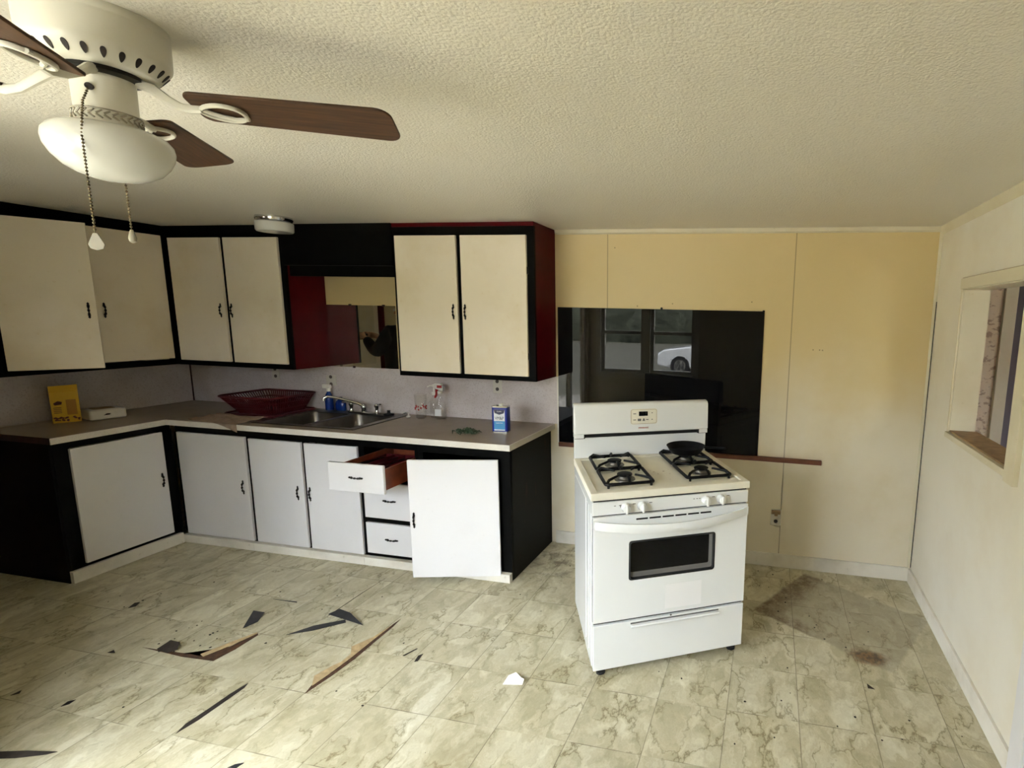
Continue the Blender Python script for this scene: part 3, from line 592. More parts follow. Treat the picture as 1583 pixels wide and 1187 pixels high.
# --- worktop
SX0, SX1, SY0, SY1 = -4.365, -3.640, -.555, -.10
t = thing('countertop', 'speckled grey-beige L-shaped worktop with white front edge', 'countertop', (-4.2, -.4, CB))
E_ = .006
b = MB().box(-5.64, -5.011-E_, EY+E_, -.663+E_, CB, CT)
b.box(-5.655+.006, SX0, -.663+E_, -.006, CB, CT).box(SX1, -2.457-E_, -.663+E_, -.006, CB, CT).box(SX0, SX1, -.663+E_, SY0, CB, CT).box(SX0, SX1, SY1, -.006, CB, CT)
b.done('worktop', 'laminate', t)
b = MB().box(-4.43, -2.457, -.663, -.663+E_, CB, CT).box(-5.011-E_, -5.011, EY, -.663+E_, CB, CT).box(-5.011, -4.43, -.663, -.663+E_, CB, CT)
b.done('front_edge', 'lamedge', t, label='white laminate front edge')
MB().box(-2.457-E_, -2.457, -.663+E_, -.006, CB, CT).done('end_edge', 'lamedge', t, label='white laminate end edge')
MB().box(-5.64, -5.011-E_, EY, EY+E_, CB, CT).done('raw_edge', 'darkred', t, label='bare dark red end edge with no laminate')
# --- splash panels
t = MB().box(-5.65, -2.437, -.0055, 0, CT, UZ).box(LX, LX+.0055, -1.25, -.0055, CT, UZ)
struct(t.done('wall_splash', 'splash'), 'mottled lilac-white panel between worktop and wall cabinets')
struct(MB().box(-2.437, -2.427, -.009, 0, .76, UZ).done('trim_10', 'trimwhite'))
struct(MB().box(-5.650, -5.642, -.012, -.0055, CT, UZ).done('trim_11', 'darkred'))
# --- mirror
t = thing('mirror', 'frameless wall mirror between the two wall cabinets', 'mirror', (-3.99, -.01, 1.236))
MB().box(-4.296, -3.70, -.008, -.002, 1.238, 1.705).done('glass', 'mirror', t)
for x, z in ((-4.087, 1.707), (-4.086, 1.240), (-3.80, 1.707)): MB().box(x-.009, x+.009, -.013, -.002, z-.009, z+.006).done('clip', 'darkred', t, bevel=.002)
# --- black board and rail on the back wall
t = thing('splash_board', 'large glossy black board fixed to the wall behind the stove', 'board', (-1.72, 0, .76))
MB().box(-2.427, -1.016, -.007, -.001, .762, 1.722).done('panel', 'board', t)
for x, z in ((-1.692, 1.727), (-1.022, 1.722)): MB().lathe([(.008, 0), (.008, .004), (.004, .006)], m=frame_m((x, -.004, z), (1, 0, 0), (0, 0, 1))).done('nail', 'iron', t)
t = thing('chair_rail', 'brown wooden rail under the black board, cut short at right', 'rail', (-1.5, 0, .735))
MB().box(-2.425, -.602, -.022, 0, .737, .768).done('rail', 'brownrail', t, bevel=.003)

# ------------------------------------------------------------------ sink, tap and things on the worktop
t = thing('kitchen_sink', 'stainless double-bowl sink set in the worktop', 'sink', (-4.0, -.33, CT-.16))
RX0, RX1, RY0, RY1 = -4.395, -3.60, -.585, -.060
b = MB()
bowls = ((-4.352, -4.022, -.548, -.135), (-3.978, -3.655, -.548, -.135))
zr = CT+.005
for (x0, x1, y0, y1) in ((RX0, RX1, RY0, -.548), (RX0, RX1, -.135, RY1), (RX0, -4.352, -.548, -.135), (-4.022, -3.978, -.548, -.135), (-3.655, RX1, -.548, -.135)): b.box(x0, x1, y0, y1, CT+.0005, zr)
b.done('rim', 'steel', t, bevel=.002)
for x0, x1, y0, y1 in bowls:
    b = MB(); rings = []
    for (ins, z, r) in ((-.004, zr-.001, .05), (.0, zr-.012, .05), (.012, CT-.13, .06), (.045, CT-.155, .07)):
        rings.append([(p[0], p[1], z) for p in rounded(x0+ins, x1-ins, y0+ins, y1-ins, r, 6)])
    n = len(rings[0]); vs = [p for rg in rings for p in rg]; fs = [(i*n+k, i*n+(k+1) % n, (i+1)*n+(k+1) % n, (i+1)*n+k) for i in range(3) for k in range(n)] + [tuple(range(3*n, 4*n))]
    b._add(vs, fs); o = b.done('bowl', 'steel', t, smooth=True)
    cx, cy = (x0+x1)/2, (y0+y1)/2
    MB().lathe([(.042, 0), (.042, .003), (.03, .004), (.012, .001)], (cx, cy, CT-.1545)).done('drain', 'iron', o, smooth=True)
t = thing('faucet', 'chrome faucet with long swing spout behind the sink bowls', 'faucet', (-3.95, -.085, zr))
MB().prism(rounded(-4.085, -3.815, -.112, -.066, .02), zr, zr+.012).done('base_plate', 'chrome', t, bevel=.003)
b = MB().lathe([(.02, 0), (.018, .02), (.022, .03), (.018, .05), (.010, .058)], (-3.95, -.089, zr+.012))
b.tube([(-3.95, -.089, zr+.05), (-3.98, -.11, zr+.075), (-4.03, -.15, zr+.10), (-4.09, -.20, zr+.128), (-4.125, -.232, zr+.138), (-4.14, -.245, zr+.130), (-4.143, -.248, zr+.108)], [.011, .011, .010, .010, .010, .010, .011], 12)
b.done('spout', 'chrome', t, smooth=True)
for x in (-4.06, -3.84):
    b = MB().lathe([(.017, 0), (.012, .012), (.013, .035), (.018, .045), (.016, .06), (.006, .066)], (x, -.089, zr+.012))
    sg = 1 if x > -3.95 else -1
    b.tube([(x, -.089, zr+.07), (x+sg*.02, -.10, zr+.078), (x+sg*.055, -.115, zr+.079)], [.006, .005, .006], 8); b.done('tap_handle', 'chrome', t, smooth=True)
tag(MB().lathe([(.034, 0), (.036, .008), (.012, .013), (.010, .03), (.014, .034), (.002, .036)], (-3.735, -.096, zr)).done('sink_stopper', 'rubber', smooth=True), 'black rubber sink stopper lying by the right tap', 'stopper')
m4 = frame_m((-3.76, -.43, CT-.118), (.8, .6, 0), (-.3, .4, .85))
b = MB().prism([(-.05, -.035), (.055, -.03), (.045, .02), (.0, .055), (-.035, .02)], -.018, .018, m4)
tag(b.done('dish_cloth', 'paperwhite', bevel=.008, seg=3), 'crumpled white cloth propped in the right sink bowl', 'cloth')
# dish rack with its drip tray, a red cup inside
t = thing('drip_tray', 'dark red drip tray under the dish rack', 'tray', (-4.62, -.24, CT))
MB().prism(rounded(-4.84, -4.40, -.42, -.05, .04), CT, CT+.006).done('tray', 'plasticred', t, bevel=.002)
b = MB()
pr_ = [(p[0], p[1], CT+.012) for p in rounded(-4.84, -4.40, -.42, -.05, .04)]; b.tube(pr_, .006, 8, closed=True); b.done('rim', 'plasticred', t, smooth=True)
t = thing('dish_rack', 'dark red slotted plastic dish rack beside the sink', 'dish rack', (-4.62, -.235, CT+.007))
z0, z1 = CT+.009, CT+.135
bot = rounded(-4.775, -4.465, -.36, -.09, .03, 4); topp = rounded(-4.875, -4.405, -.425, -.04, .04, 4)
MB().prism(bot, z0, z0+.004).done('base', 'plasticred', t)
b = MB(); b.tube([(p[0], p[1], z1) for p in topp], .008, 8, closed=True); b.done('rim', 'plasticred', t, smooth=True)
def ringpt(poly, u):
    n = len(poly); per = [math.dist(poly[i], poly[(i+1) % n]) for i in range(n)]; T = sum(per); s = (u % 1)*T
    for i in range(n):
        if s <= per[i]: f = s/per[i] if per[i] else 0; a, c_ = poly[i], poly[(i+1) % n]; return (a[0]+(c_[0]-a[0])*f, a[1]+(c_[1]-a[1])*f)
        s -= per[i]
    return poly[0]
b = MB(); NS = 84
for k in range(NS):
    u = k/NS; a, c_ = ringpt(bot, u), ringpt(topp, u)
    b.tube([(a[0], a[1], z0), (c_[0], c_[1], z1)], .0042, 6)
for f in (.30, .66):
    b.tube([(a[0]+(c_[0]-a[0])*f, a[1]+(c_[1]-a[1])*f, z0+(z1-z0)*f) for a, c_ in ((ringpt(bot, k/48), ringpt(topp, k/48)) for k in range(48))], .005, 6, closed=True)
# the solid lower skirt of the basket
vs = []; 
for k in range(48):
    for f in (0., .32):
        a, c_ = ringpt(bot, k/48), ringpt(topp, k/48); vs.append((a[0]+(c_[0]-a[0])*f, a[1]+(c_[1]-a[1])*f, z0+(z1-z0)*f))
b._add(vs, [(2*k, 2*((k+1) % 48), 2*((k+1) % 48)+1, 2*k+1) for k in range(48)])
b.done('basket_wall', 'plasticred', t, smooth=True)
tag(MB().lathe([(.030, 0), (.038, .10), (.036, .10), (.028, .004)], (-4.55, -.2, z0+.005), n=28).done('plastic_cup', 'plasticred', smooth=True), 'red plastic cup standing in the dish rack', 'cup')
# blue bottles behind the rack
t = thing('spray_bottle', 'blue spray bottle with pale top between dish rack and faucet', 'bottle', (-4.29, -.052, zr))
MB().lathe([(.026, 0), (.03, .01), (.03, .09), (.022, .125), (.013, .14), (.013, .15)], (-4.29, -.052, CT+.0005), m=Matrix.Diagonal((1, .9, 1, 1))).done('body', 'bluebottle', t, smooth=True)
MB().lathe([(.015, .148), (.015, .17), (.010, .175)], (-4.29, -.052, CT)).box(-4.335, -4.27, -.064, -.040, CT+.172, CT+.2).done('trigger', 'whiteplastic', t, bevel=.004)
tag(MB().lathe([(.034, 0), (.038, .012), (.038, .05), (.030, .075), (.013, .09), (.014, .105), (.004, .107)], (-4.205, -.034, CT+.0005), m=Matrix.Diagonal((1.15, .7, 1, 1))).done('soap_bottle', 'bluebottle', smooth=True), 'squat blue soap bottle tucked behind the faucet', 'bottle')
# clear cup, pump bottle and clear trigger bottle
b = MB().lathe([(.024, 0), (.033, .005), (.042, .175), (.044, .178), (.040, .174), (.031, .008)], (-3.45, -.115, CT), n=36)
t = tag(b.done('plastic_tumbler', 'clear', smooth=True), 'tall clear tumbler on the worktop right of the sink', 'cup')
b = MB()
for k in range(14):
    a = k*.449; z = CT+.075+.012*math.sin(k*2.1); r = .0372
    b.box(-3.45+r*math.cos(a)-.003, -3.45+r*math.cos(a)+.003, -.115+r*math.sin(a)-.003, -.115+r*math.sin(a)+.003, z, z+.012)
b.done('printed_band', 'redprint', t)
t = thing('pump_bottle', 'clear pump bottle with white nozzle behind the tall tumbler', 'bottle', (-3.395, -.036, CT))
MB().lathe([(.028, 0), (.030, .01), (.030, .12), (.012, .15), (.012, .165)], (-3.395, -.036, CT)).done('body', 'clear', t, smooth=True)
b = MB().lathe([(.015, .165), (.015, .185), (.005, .187), (.005, .225), (.013, .227), (.013, .24), (.003, .243)], (-3.395, -.036, CT)); b.tube([(-3.395, -.036, CT+.234), (-3.415, -.05, CT+.234), (-3.43, -.06, CT+.226)], .005, 8); b.done('pump', 'whiteplastic', t, smooth=True)
t = thing('trigger_bottle', 'clear trigger spray bottle with red trigger by the tumbler', 'bottle', (-3.31, -.085, CT))
MB().lathe([(.036, 0), (.042, .008), (.043, .08), (.036, .11), (.018, .15), (.014, .17), (.014, .185)], (-3.31, -.085, CT), m=Matrix.Diagonal((1.0, .7, 1, 1))).done('body', 'clear', t, smooth=True)
b = MB().lathe([(.017, .185), (.017, .205)], (-3.31, -.085, CT)).prism([(-.045, .225), (.03, .205), (.034, .235), (.012, .262), (-.042, .258)], -.012, .012, frame_m((-3.31, -.085, CT), (1, 0, 0), (0, 0, 1)))
b.done('nozzle', 'whiteplastic', t, bevel=.003)
MB().prism([(-.03, .225), (-.014, .225), (-.028, .165), (-.04, .15), (-.044, .16), (-.034, .18)], -.008, .008, frame_m((-3.31, -.085, CT), (1, 0, 0), (0, 0, 1))).box(-3.325, -3.285, -.099, -.071, CT+.228, CT+.248).done('trigger', 'redprint', t, bevel=.002, label='red trigger')
MB().box(-3.335, -3.285, -.119, -.1155, CT+.025, CT+.075).done('paper_label', 'labelwhite', t)
# white spoon
b = MB(); b.ball((-3.545, -.13, CT+.009), .022, 12, Matrix.Rotation(.7, 4, 'Z') @ Matrix.Diagonal((.75, 1.25, .38, 1)))
b.tube([(-3.555, -.115, CT+.010), (-3.59, -.07, CT+.022), (-3.64, -.03, CT+.02), (-3.67, -.03, CT+.006)], [.006, .005, .005, .007], 8, flat=.6)
tag(b.done('plastic_spoon', 'whiteplastic', smooth=True), 'white plastic spoon lying between sink and tumbler', 'spoon')
# blue solvent tin
t = thing('solvent_tin', 'blue rectangular tin with white and light blue label at counter end', 'tin', (-2.69, -.335, CT), math.radians(8), local=True)
MB().prism(rounded(-.052, .052, -.032, .032, .012), .004, .168).done('body', 'blue', t, bevel=.002)
for z in (0, .166): MB().prism(rounded(-.054, .054, -.034, .034, .013), z, z+.006).done('seam_rim', 'chrome', t)
MB().lathe([(.014, .172), (.014, .186), (.012, .188)], (0, 0, 0)).done('cap', 'whiteplastic', t, smooth=True)
fm = frame_m((0, -.0322, 0), (1, 0, 0), (0, 0, 1))
lb = MB().prism([(-.036, .012), (.036, .012), (.036, .15), (-.036, .15)], 0, .0006, fm).done('front_label', 'labelwhite', t)
MB().prism([(-.036, .02), (.036, .02), (.036, .075), (-.036, .075)], .0006, .0010, fm).done('blue_band', 'lightblue', lb)
MB().prism([(-.036, .15), (.036, .15), (.03, .128), (0, .118), (-.03, .128)], .0006, .0010, fm).done('emblem', 'navy', lb)
text('VM&P', .028, frame_m((0, -.0334, .094), (1, 0, 0), (0, 0, 1)), 'navy', lb, sx=.85)
text('NAPHTHA', .010, frame_m((0, -.0338, .062), (1, 0, 0), (0, 0, 1)), 'labelwhite', lb)
text('CLEAN', .010, frame_m((0, -.0338, .139), (1, 0, 0), (0, 0, 1)), 'labelwhite', lb)
# green strands
b = MB(); rg = random.Random(3)
for k in range(85):
    a = rg.uniform(0, 6.28); r = rg.uniform(0, .075); x, y = -2.87+r*math.cos(a)*1.15, -.44+r*math.sin(a)*.7
    a2 = rg.uniform(0, 6.28); L = rg.uniform(.02, .05); z = CT+.004+rg.uniform(0, .028)*(1-r/.09)
    b.tube([(x, y, z), (x+L*.5*math.cos(a2), y+L*.5*math.sin(a2), z+rg.uniform(.0, .012)), (x+L*math.cos(a2+.5), y+L*math.sin(a2+.5), max(CT+.003, z-.006))], [.002, .0055, .001], 6, flat=.5)
tag(b.done('leafy_garland', 'green', smooth=True), 'small heap of dark green strands near the blue tin', 'garland')
# yellow carton and paper packet
t = thing('food_carton', 'yellow cardboard carton with brown print on the left counter', 'box', (-5.50, -.885, CT), math.radians(62), local=True)
MB().box(-.062, .062, -.035, .035, 0, .20).done('body', 'yellow', t, bevel=.002)
MB().prism([(-.062, 0), (.062, 0), (.062, .05), (-.062, .045)], -.0008, .0008, frame_m((0, -.035, .2), (1, 0, 0), (0, -.25, .97))).done('flap', 'yellow', t)
b = MB()
for k in range(22):
    x = random.uniform(-.055, .055); z = random.uniform(.012, .045); b.prism([(x+.007*math.cos(i*1.05)*random.uniform(.6, 1.3), z+.006*math.sin(i*1.05)*random.uniform(.6, 1.2)) for i in range(6)], 0, .0006, frame_m((0, -.0352, 0), (1, 0, 0), (0, 0, 1)))
b.prism([(-.05, .13), (-.03, .144), (-.012, .137), (-.016, .12), (-.045, .117)], 0, .0006, frame_m((0, -.0352, 0), (1, 0, 0), (0, 0, 1)))
for k in range(4): b.box(-.052, -.018, -.0356, -.035, .065+.011*k, .069+.011*k)
b.done('print', 'brown', t)['kind'] = 'stuff'
for z0, z1 in ((.03, .10), (.12, .165)): MB().box(.0619, .0626, -.022, .022, z0, z1).done('side_mark', 'brown', t)
MB().box(.004, .048, -.0356, -.035, .05, .15).done('print', plain('print_ochre', rgb(176, 122, 14), .5), t)
t = thing('paper_packet', 'white plastic-wrapped paper packet lying beside the yellow carton', 'packet', (-5.42, -.74, CT), math.radians(76), local=True)
b = MB(); b.prism(rounded(-.092, .092, -.075, .075, .02), .002, .072); b.done('packet', 'paperwhite', t, bevel=.014, seg=4)
MB().prism([(-.016, -.006), (.0, .005), (.02, .003), (.014, -.005)], 0, .001, frame_m((-.01, -.0755, .038), (1, 0, 0), (0, 0, 1))).done('print', 'gap', t)
MB().prism(rounded(-.06, .05, -.045, .055, .02), .0720, .0726).done('print', plain('faded_ochre_print', rgb(150, 118, 60), .4, var=.3, vscale=40), t)
# limp brown paper sheet draped over the front edge
def sheet(u, v):
    x = -4.87+.455*u+.02*math.sin(5*v)*(1-u); yb = -.425-.02*u; yf = -.615-.105*u-.012*math.sin(7*u)
    y = yb+(yf-yb)*v
    w = .010*max(0, math.sin(8*u+5*v))+.006*max(0, math.sin(19*v-7*u))+.012*max(0, math.sin(11*u-2))*max(0, 1-abs(v-.35)*3)
    if y < -.668: z = CT+.004-(-.668-y)*.9; y = -.669
    else: z = CT+.004+w*min(1, (y+.668)*12)
    return Vector((x, y, z))
tag(MB().grid(sheet, 40, 32).done('paper_sheet', 'brownpaper', smooth=True, solid=.0015), 'limp brown paper sheet drooping over the worktop edge in the corner', 'paper')

# ------------------------------------------------------------------ outlets
def outlet(x, z, lab, splash=True, w=.07, h=.115, dark=False):
    y = -.0055 if splash else 0
    t = thing('wall_outlet', lab, 'outlet', (x, y, z-h/2))
    MB().box(x-w/2, x+w/2, y-.006, y, z-h/2, z+h/2).done('plate', 'outlet', t, bevel=.003)
    for dz in (.028, -.028): MB().lathe([(.013, 0), (.013, .002), (.011, .003)], m=frame_m((x, y-.006, z+dz), (1, 0, 0), (0, 0, 1)), n=20).done('socket', 'socketgrey', t, label='dark socket')
    return t
outlet(-4.81, 1.165, 'beige wall outlet above the red dish rack')
outlet(-2.896, 1.155, 'beige wall outlet above the blue tin')
outlet(-4.30, 1.125, 'pale double outlet above the blue spray bottle', w=.09, h=.08)
t = outlet(-.873, .352, 'cream wall outlet with a plug low on the back wall', False)
MB().box(-.905, -.845, -.032, -.006, .380, .402).box(-.885, -.862, -.045, -.032, .372, .396).done('plug', 'sill', t, bevel=.004, label='brown plug adapter')

# ------------------------------------------------------------------ stove
t = thing('gas_stove', 'white freestanding gas stove pulled away from the wall', 'stove', (-1.7059, -1.3382, 0), .5015, local=True)
SW, SD = .762, .605
b = MB().box(.004, SW-.004, .028, SD, .045, .862)
for v0, v1 in ((.08, .13), (.17, .54)): b.box(.0, .004, v0, v1, .10, .82).box(SW-.004, SW, v0, v1, .10, .82)
b.done('body', 'enamel', t, bevel=.003)
ct = MB().box(.02, SW-.02, 0., SD-.05, .870, .893)
def ringbox(mb, o4, i4, z0, z1):
    vs = [(p[0], p[1], z) for z in (z0, z1) for p in o4+i4]; fs = []
    for q in range(4):
        w_ = (q+1) % 4; fs += [(q, 4+q, 4+w_, w_), (8+q, 8+w_, 12+w_, 12+q), (q, w_, 8+w_, 8+q), (4+q, 12+q, 12+w_, 4+w_)]
    return mb._add(vs, fs)
def r4(a, b_, c_, d_): return [(a, c_), (b_, c_), (b_, d_), (a, d_)]
ringbox(ct, r4(-.003, SW+.003, -.014, SD-.028), r4(.03, SW-.03, .022, SD-.06), .866, .901)
ct.done('cooktop', 'enameltop', t, bevel=.004, seg=3)
g = MB().box(.0, SW, .575, SD, .866, 1.012).done('backguard_riser', 'enamel', t, bevel=.003)
MB().box(.03, SW-.03, .580, .60, 1.012, 1.036).box(.0, .055, .555, SD, 1.012, 1.036).box(SW-.055, SW, .555, SD, 1.012, 1.036).done('vent_slot', 'gap', t, label='black vent slot')
for a in (-.002, SW-.05): MB().box(a, a+.052, .553, SD, 1.014, 1.0365).done('end_cap', 'enamel', t, bevel=.003)
bgp = [(v, z) for v, z in ((.548, 1.036), (.556, 1.185), (.566, 1.199), (.59, 1.204), (.605, 1.198), (.605, 1.036))]
bg_ = MB().prism(bgp, -.004, SW+.004, frame_m((0, 0, 0), (0, 1, 0), (0, 0, 1))).done('backguard', 'enamel', t, bevel=.008, seg=4)
tl = (.556-.548)/(1.185-1.036)
bm4 = frame_m((0, .5475-1.036*tl, 0), (1, 0, 0), (0, tl, 1))
cp = MB().prism(rounded(.305, .457, 1.083, 1.168, .012), 0, .0015, bm4).done('control_pad', 'enameltop', bg_)
ol = [bm4 @ Vector((p[0], p[1], .0015)) for p in rounded(.308, .454, 1.086, 1.165, .011)]
MB().tube(ol, .0009, 6, closed=True).done('outline', 'sill', cp)
MB().prism([(.352, 1.129), (.403, 1.129), (.403, 1.154), (.352, 1.154)], .0015, .0022, bm4).done('display', 'board', cp)
for (x, z, w_) in ((.328, 1.142, .016), (.328, 1.108, .016), (.40, 1.108, .014), (.428, 1.145, .007), (.428, 1.108, .007)): MB().prism([(x-w_/2, z-.0022), (x+w_/2, z-.0022), (x+w_/2, z+.0022), (x-w_/2, z+.0022)], .0015, .0021, bm4).done('key_mark', 'graytext', cp)
MB().prism(rounded(.345, .365, 1.101, 1.114, .003), .0015, .0021, bm4).done('key_mark', 'graytext', cp)
MB().prism([(.372, 1.101), (.388, 1.101), (.383, 1.115), (.377, 1.115)], .0015, .0021, bm4).done('key_mark', 'graytext', cp)
text('FRIGIDAIRE', .0115, bm4 @ Matrix.Translation((.379, 1.062, .0006)), 'redprint', bg_)
mp = MB().box(.004, SW-.004, -.014, .03, .797, .858).done('knob_panel', 'enamel', t, bevel=.003)
for u in (.152, .228, .537, .613):
    m4 = frame_m((u, -.014, .828), (1, 0, 0), (0, 0, 1))
    k = MB().lathe([(.021, 0), (.022, .004), (.019, .012), (.017, .030), (.012, .033)], m=m4, n=28).done('knob', 'enamel', mp, smooth=True)
    MB().boxm(m4 @ Matrix.Translation((0, 0, .026)), .011, .044, .026).done('grip', 'enamel', k, bevel=.004)
km = frame_m((0, -.0142, 0), (1, 0, 0), (0, 0, 1))
for u, z, w_, h_ in [(u, .836, .008, .003) for u in (.10, .122, .475, .49, .503)] + [(.128, .828, .010, .012)] + [(u, .838, .014, .003) for u in (.185, .262, .57, .645)]:
    MB().prism([(u, z), (u+w_, z), (u+w_, z+h_), (u, z+h_)], 0, .0006, km).done('dial_mark', 'graytext', mp)
MB().box(.01, SW-.01, -.004, .03, .052, .866).done('gap_liner', 'gap', t)
WU0, WU1, WZ_0, WZ_1 = .172, .587, .480, .664
od = MB(); vs = []
for v_ in (-.022, -.004):
    vs += [(u, v_, z) for u, z in ((.006, .286), (SW-.006, .286), (SW-.006, .792), (.006, .792), (WU0, WZ_0), (WU1, WZ_0), (WU1, WZ_1), (WU0, WZ_1))]
fs = []
for q in range(4):
    w_ = (q+1) % 4; fs += [(q, w_, 4+w_, 4+q), (8+q, 12+q, 12+w_, 8+w_), (q, 8+q, 8+w_, w_), (4+q, 4+w_, 12+w_, 12+q)]
od = od._add(vs, fs).done('oven_door', 'enamel', t, bevel=.003)
fm = frame_m((0, -.0225, 0), (1, 0, 0), (0, 0, 1))
outer = rounded(WU0-.004, WU1+.004, WZ_0-.004, WZ_1+.004, .014, 5); inn = rounded(WU0+.007, WU1-.022, WZ_0+.028, WZ_1-.007, .008, 5); n = len(outer)
def ring(po, pi, z0, z1): return [fm @ Vector((p[0], p[1], z0)) for p in po] + [fm @ Vector((p[0], p[1], z1)) for p in pi], [(k, (k+1) % n, n+(k+1) % n, n+k) for k in range(n)]
wn = MB()
b = MB(); v, f_ = ring(outer, rounded(WU0+.004, WU1-.004, WZ_0+.004, WZ_1-.004, .012, 5), .0, .003); b._add(v, f_); v, f_ = ring(rounded(WU0+.004, WU1-.004, WZ_0+.004, WZ_1-.004, .012, 5), rounded(WU0+.006, WU1-.006, WZ_0+.006, WZ_1-.006, .011, 5), .003, -.012); b._add(v, f_)
wf = b.done('oven_window', 'gap', od, smooth=True, label='dark glass oven window')
v, f_ = ring(rounded(WU0+.006, WU1-.006, WZ_0+.006, WZ_1-.006, .011, 5), inn, -.0115, -.016)
MB()._add(v, f_).done('inner_frame', 'graytext', wf)
MB().box(WU0, WU1, -.0065, -.0045, WZ_0, WZ_1).done('glass', 'board', wf)
hb = MB(); NP = 25; vs = []
for k in range(NP):
    s = k/(NP-1); u = .010+(SW-.02)*s; bow = math.sin(PI*s)
    zt, zb_ = .776-.012*s*0-.024*bow*.9, .738-.030*bow*.9
    v0 = -.022; v1 = -.024-.052*bow**.7
    vs += [(u, v1, zt), (u, v1-.006*bow-.002, (zt+zb_)/2), (u, v1, zb_), (u, v1+.014, zb_+.003), (u, v1+.014, zt-.003)]
hb._add(vs, [(k*5+j, k*5+(j+1) % 5, (k+1)*5+(j+1) % 5, (k+1)*5+j) for k in range(NP-1) for j in range(5)] + [(0, 1, 2, 3, 4), tuple((NP-1)*5+j for j in (4, 3, 2, 1, 0))])
hb.box(.006, .03, -.026, -.004, .738, .778).box(SW-.03, SW-.006, -.026, -.004, .738, .778)
hb.done('door_handle', 'enamel', od, smooth=True, label='bowed white handle')
b = MB()
for k in range(6): b.prism(rounded(.20+.062*k, .255+.062*k, .7655, .7735, .0025, 3), 0, .0007, fm)
b.done('vent_slots', 'gap', od, label='row of dark vent slots')
MB().prism([(.345, .31), (.527, .308), (.527, .431), (.345, .432)], 0, .0006, fm).done('sticker', plain('faint_sticker', rgb(229, 229, 230), .35, var=.01), od)
dr = MB().box(.006, SW-.006, -.020, .026, .048, .272).done('storage_drawer', 'enamel', t, bevel=.003)
MB().prism([(0, 0), (.016, .003), (.018, .008), (.014, .014), (0, .012)], -.622, -.18, frame_m((0, -.020, .242), (0, -1, 0), (0, 0, 1)) @ Matrix.Rotation(0, 4, 'X')).done('drawer_pull', 'enamel', dr, bevel=.002)
b = MB().box(.18, .622, -.0212, -.020, .257, .264); b.box(.372, .380, -.024, -.020, .270, .276); b.done('pull_shadow_strip', 'graytext', dr)  # grey strip above the pull, its shadow put into the colour
for u, v in ((.05, .034), (SW-.04, .034), (.06, SD-.06), (SW-.06, SD-.06)): MB().lathe([(.022, 0), (.022, .012), (.012, .016), (.012, .05)], (u, v, 0), n=20).done('foot', 'rubber', t, smooth=True)
# burners and grates
for u0, u1, v0, v1 in ((.078, .305, .06, .555), (.478, .705, .072, .565)):
    uc = (u0+u1)/2; g = MB(); zt = .926
    for vc in ((v0*.75+v1*.25), (v0*.25+v1*.75)):
        h = (v1-v0)/4-.004; hw = (u1-u0)/2
        ringp = [(p[0], p[1], .910) for p in rounded(uc-hw, uc+hw, vc-h, vc+h, .016, 3)]
        g.tube(ringp, .008, 8, closed=True)
        for a in (45, 135, 225, 315):
            cx_, cy_ = math.cos(math.radians(a)), math.sin(math.radians(a))
            ex, ey = uc+(hw-.004)*(1 if cx_ > 0 else -1), vc+(h-.004)*(1 if cy_ > 0 else -1)
            mx_, my_ = uc+.042*(1 if cx_ > 0 else -1), vc+.042*(1 if cy_ > 0 else -1)
            g.tube([(ex, ey, .910), (ex*.8+mx_*.2, ey*.8+my_*.2, zt), (mx_, my_, zt)], [.0075, .007, .0055], 8)
        for (ex, ey) in ((uc, vc+h), (uc, vc-h)): g.tube([(ex, ey, .910), (ex, ey*.75+vc*.25, zt+.004), (ex, ey*.5+vc*.5, zt)], [.0075, .007, .005], 8)
        for cx_ in (u0, u1):
            for cy_ in (vc-h, vc+h): g.cyl((cx_+(.012 if cx_ == u0 else -.012), cy_, .8925), (cx_+(.012 if cx_ == u0 else -.012), cy_, .918), .006, n=8)
        bn = MB().lathe([(.052, .8932), (.050, .898), (.036, .900), (.034, .912), (.030, .914)], (uc, vc, 0), n=28).done('burner', 'alu', t, smooth=True)
        MB().lathe([(.034, .9135), (.037, .916), (.037, .921), (.030, .924), (.004, .925)], (uc, vc, 0), n=28).done('burner_cap', 'castiron', bn, smooth=True)
    g.done('grate', 'castiron', t, smooth=True)
b = MB(); rg = random.Random(5)
for k in range(7):
    u, v = .40+rg.uniform(-.05, .05), .22+rg.uniform(-.09, .09); w_ = rg.uniform(.002, .006)
    b.prism([(u+w_*math.cos(q)*rg.uniform(.6, 1.5), v+w_*math.sin(q)*rg.uniform(.5, 1.)) for q in (0, 1.2, 2.4, 3.6, 4.8)], .8931, .8934)
gs = b.done('grease_speck', 'sill', t); gs['kind'] = 'stuff'
# skillet on the right rear burner
ea = .5015
def SL(u, v, z): return Vector((-1.7059+u*math.cos(ea)-v*math.sin(ea), -1.3382+u*math.sin(ea)+v*math.cos(ea), z))
pc = SL(.592, .437, .936)
t = thing('skillet', 'small black cast iron skillet on the right rear burner', 'pan', pc, ea, local=True)
MB().lathe([(.001, 0), (.078, 0), (.084, .004), (.103, .036), (.107, .040), (.103, .0405), (.099, .036), (.080, .008), (.001, .006)], n=44, cap=False).done('pan', 'castiron', t, smooth=True)
hm = Matrix.Rotation(-.42, 4, 'Z')
MB().prism([(.100, -.013), (.13, -.009), (.21, -.013), (.222, 0), (.21, .013), (.13, .009), (.100, .013)], .030, .039, hm).done('handle', 'castiron', t, bevel=.003)

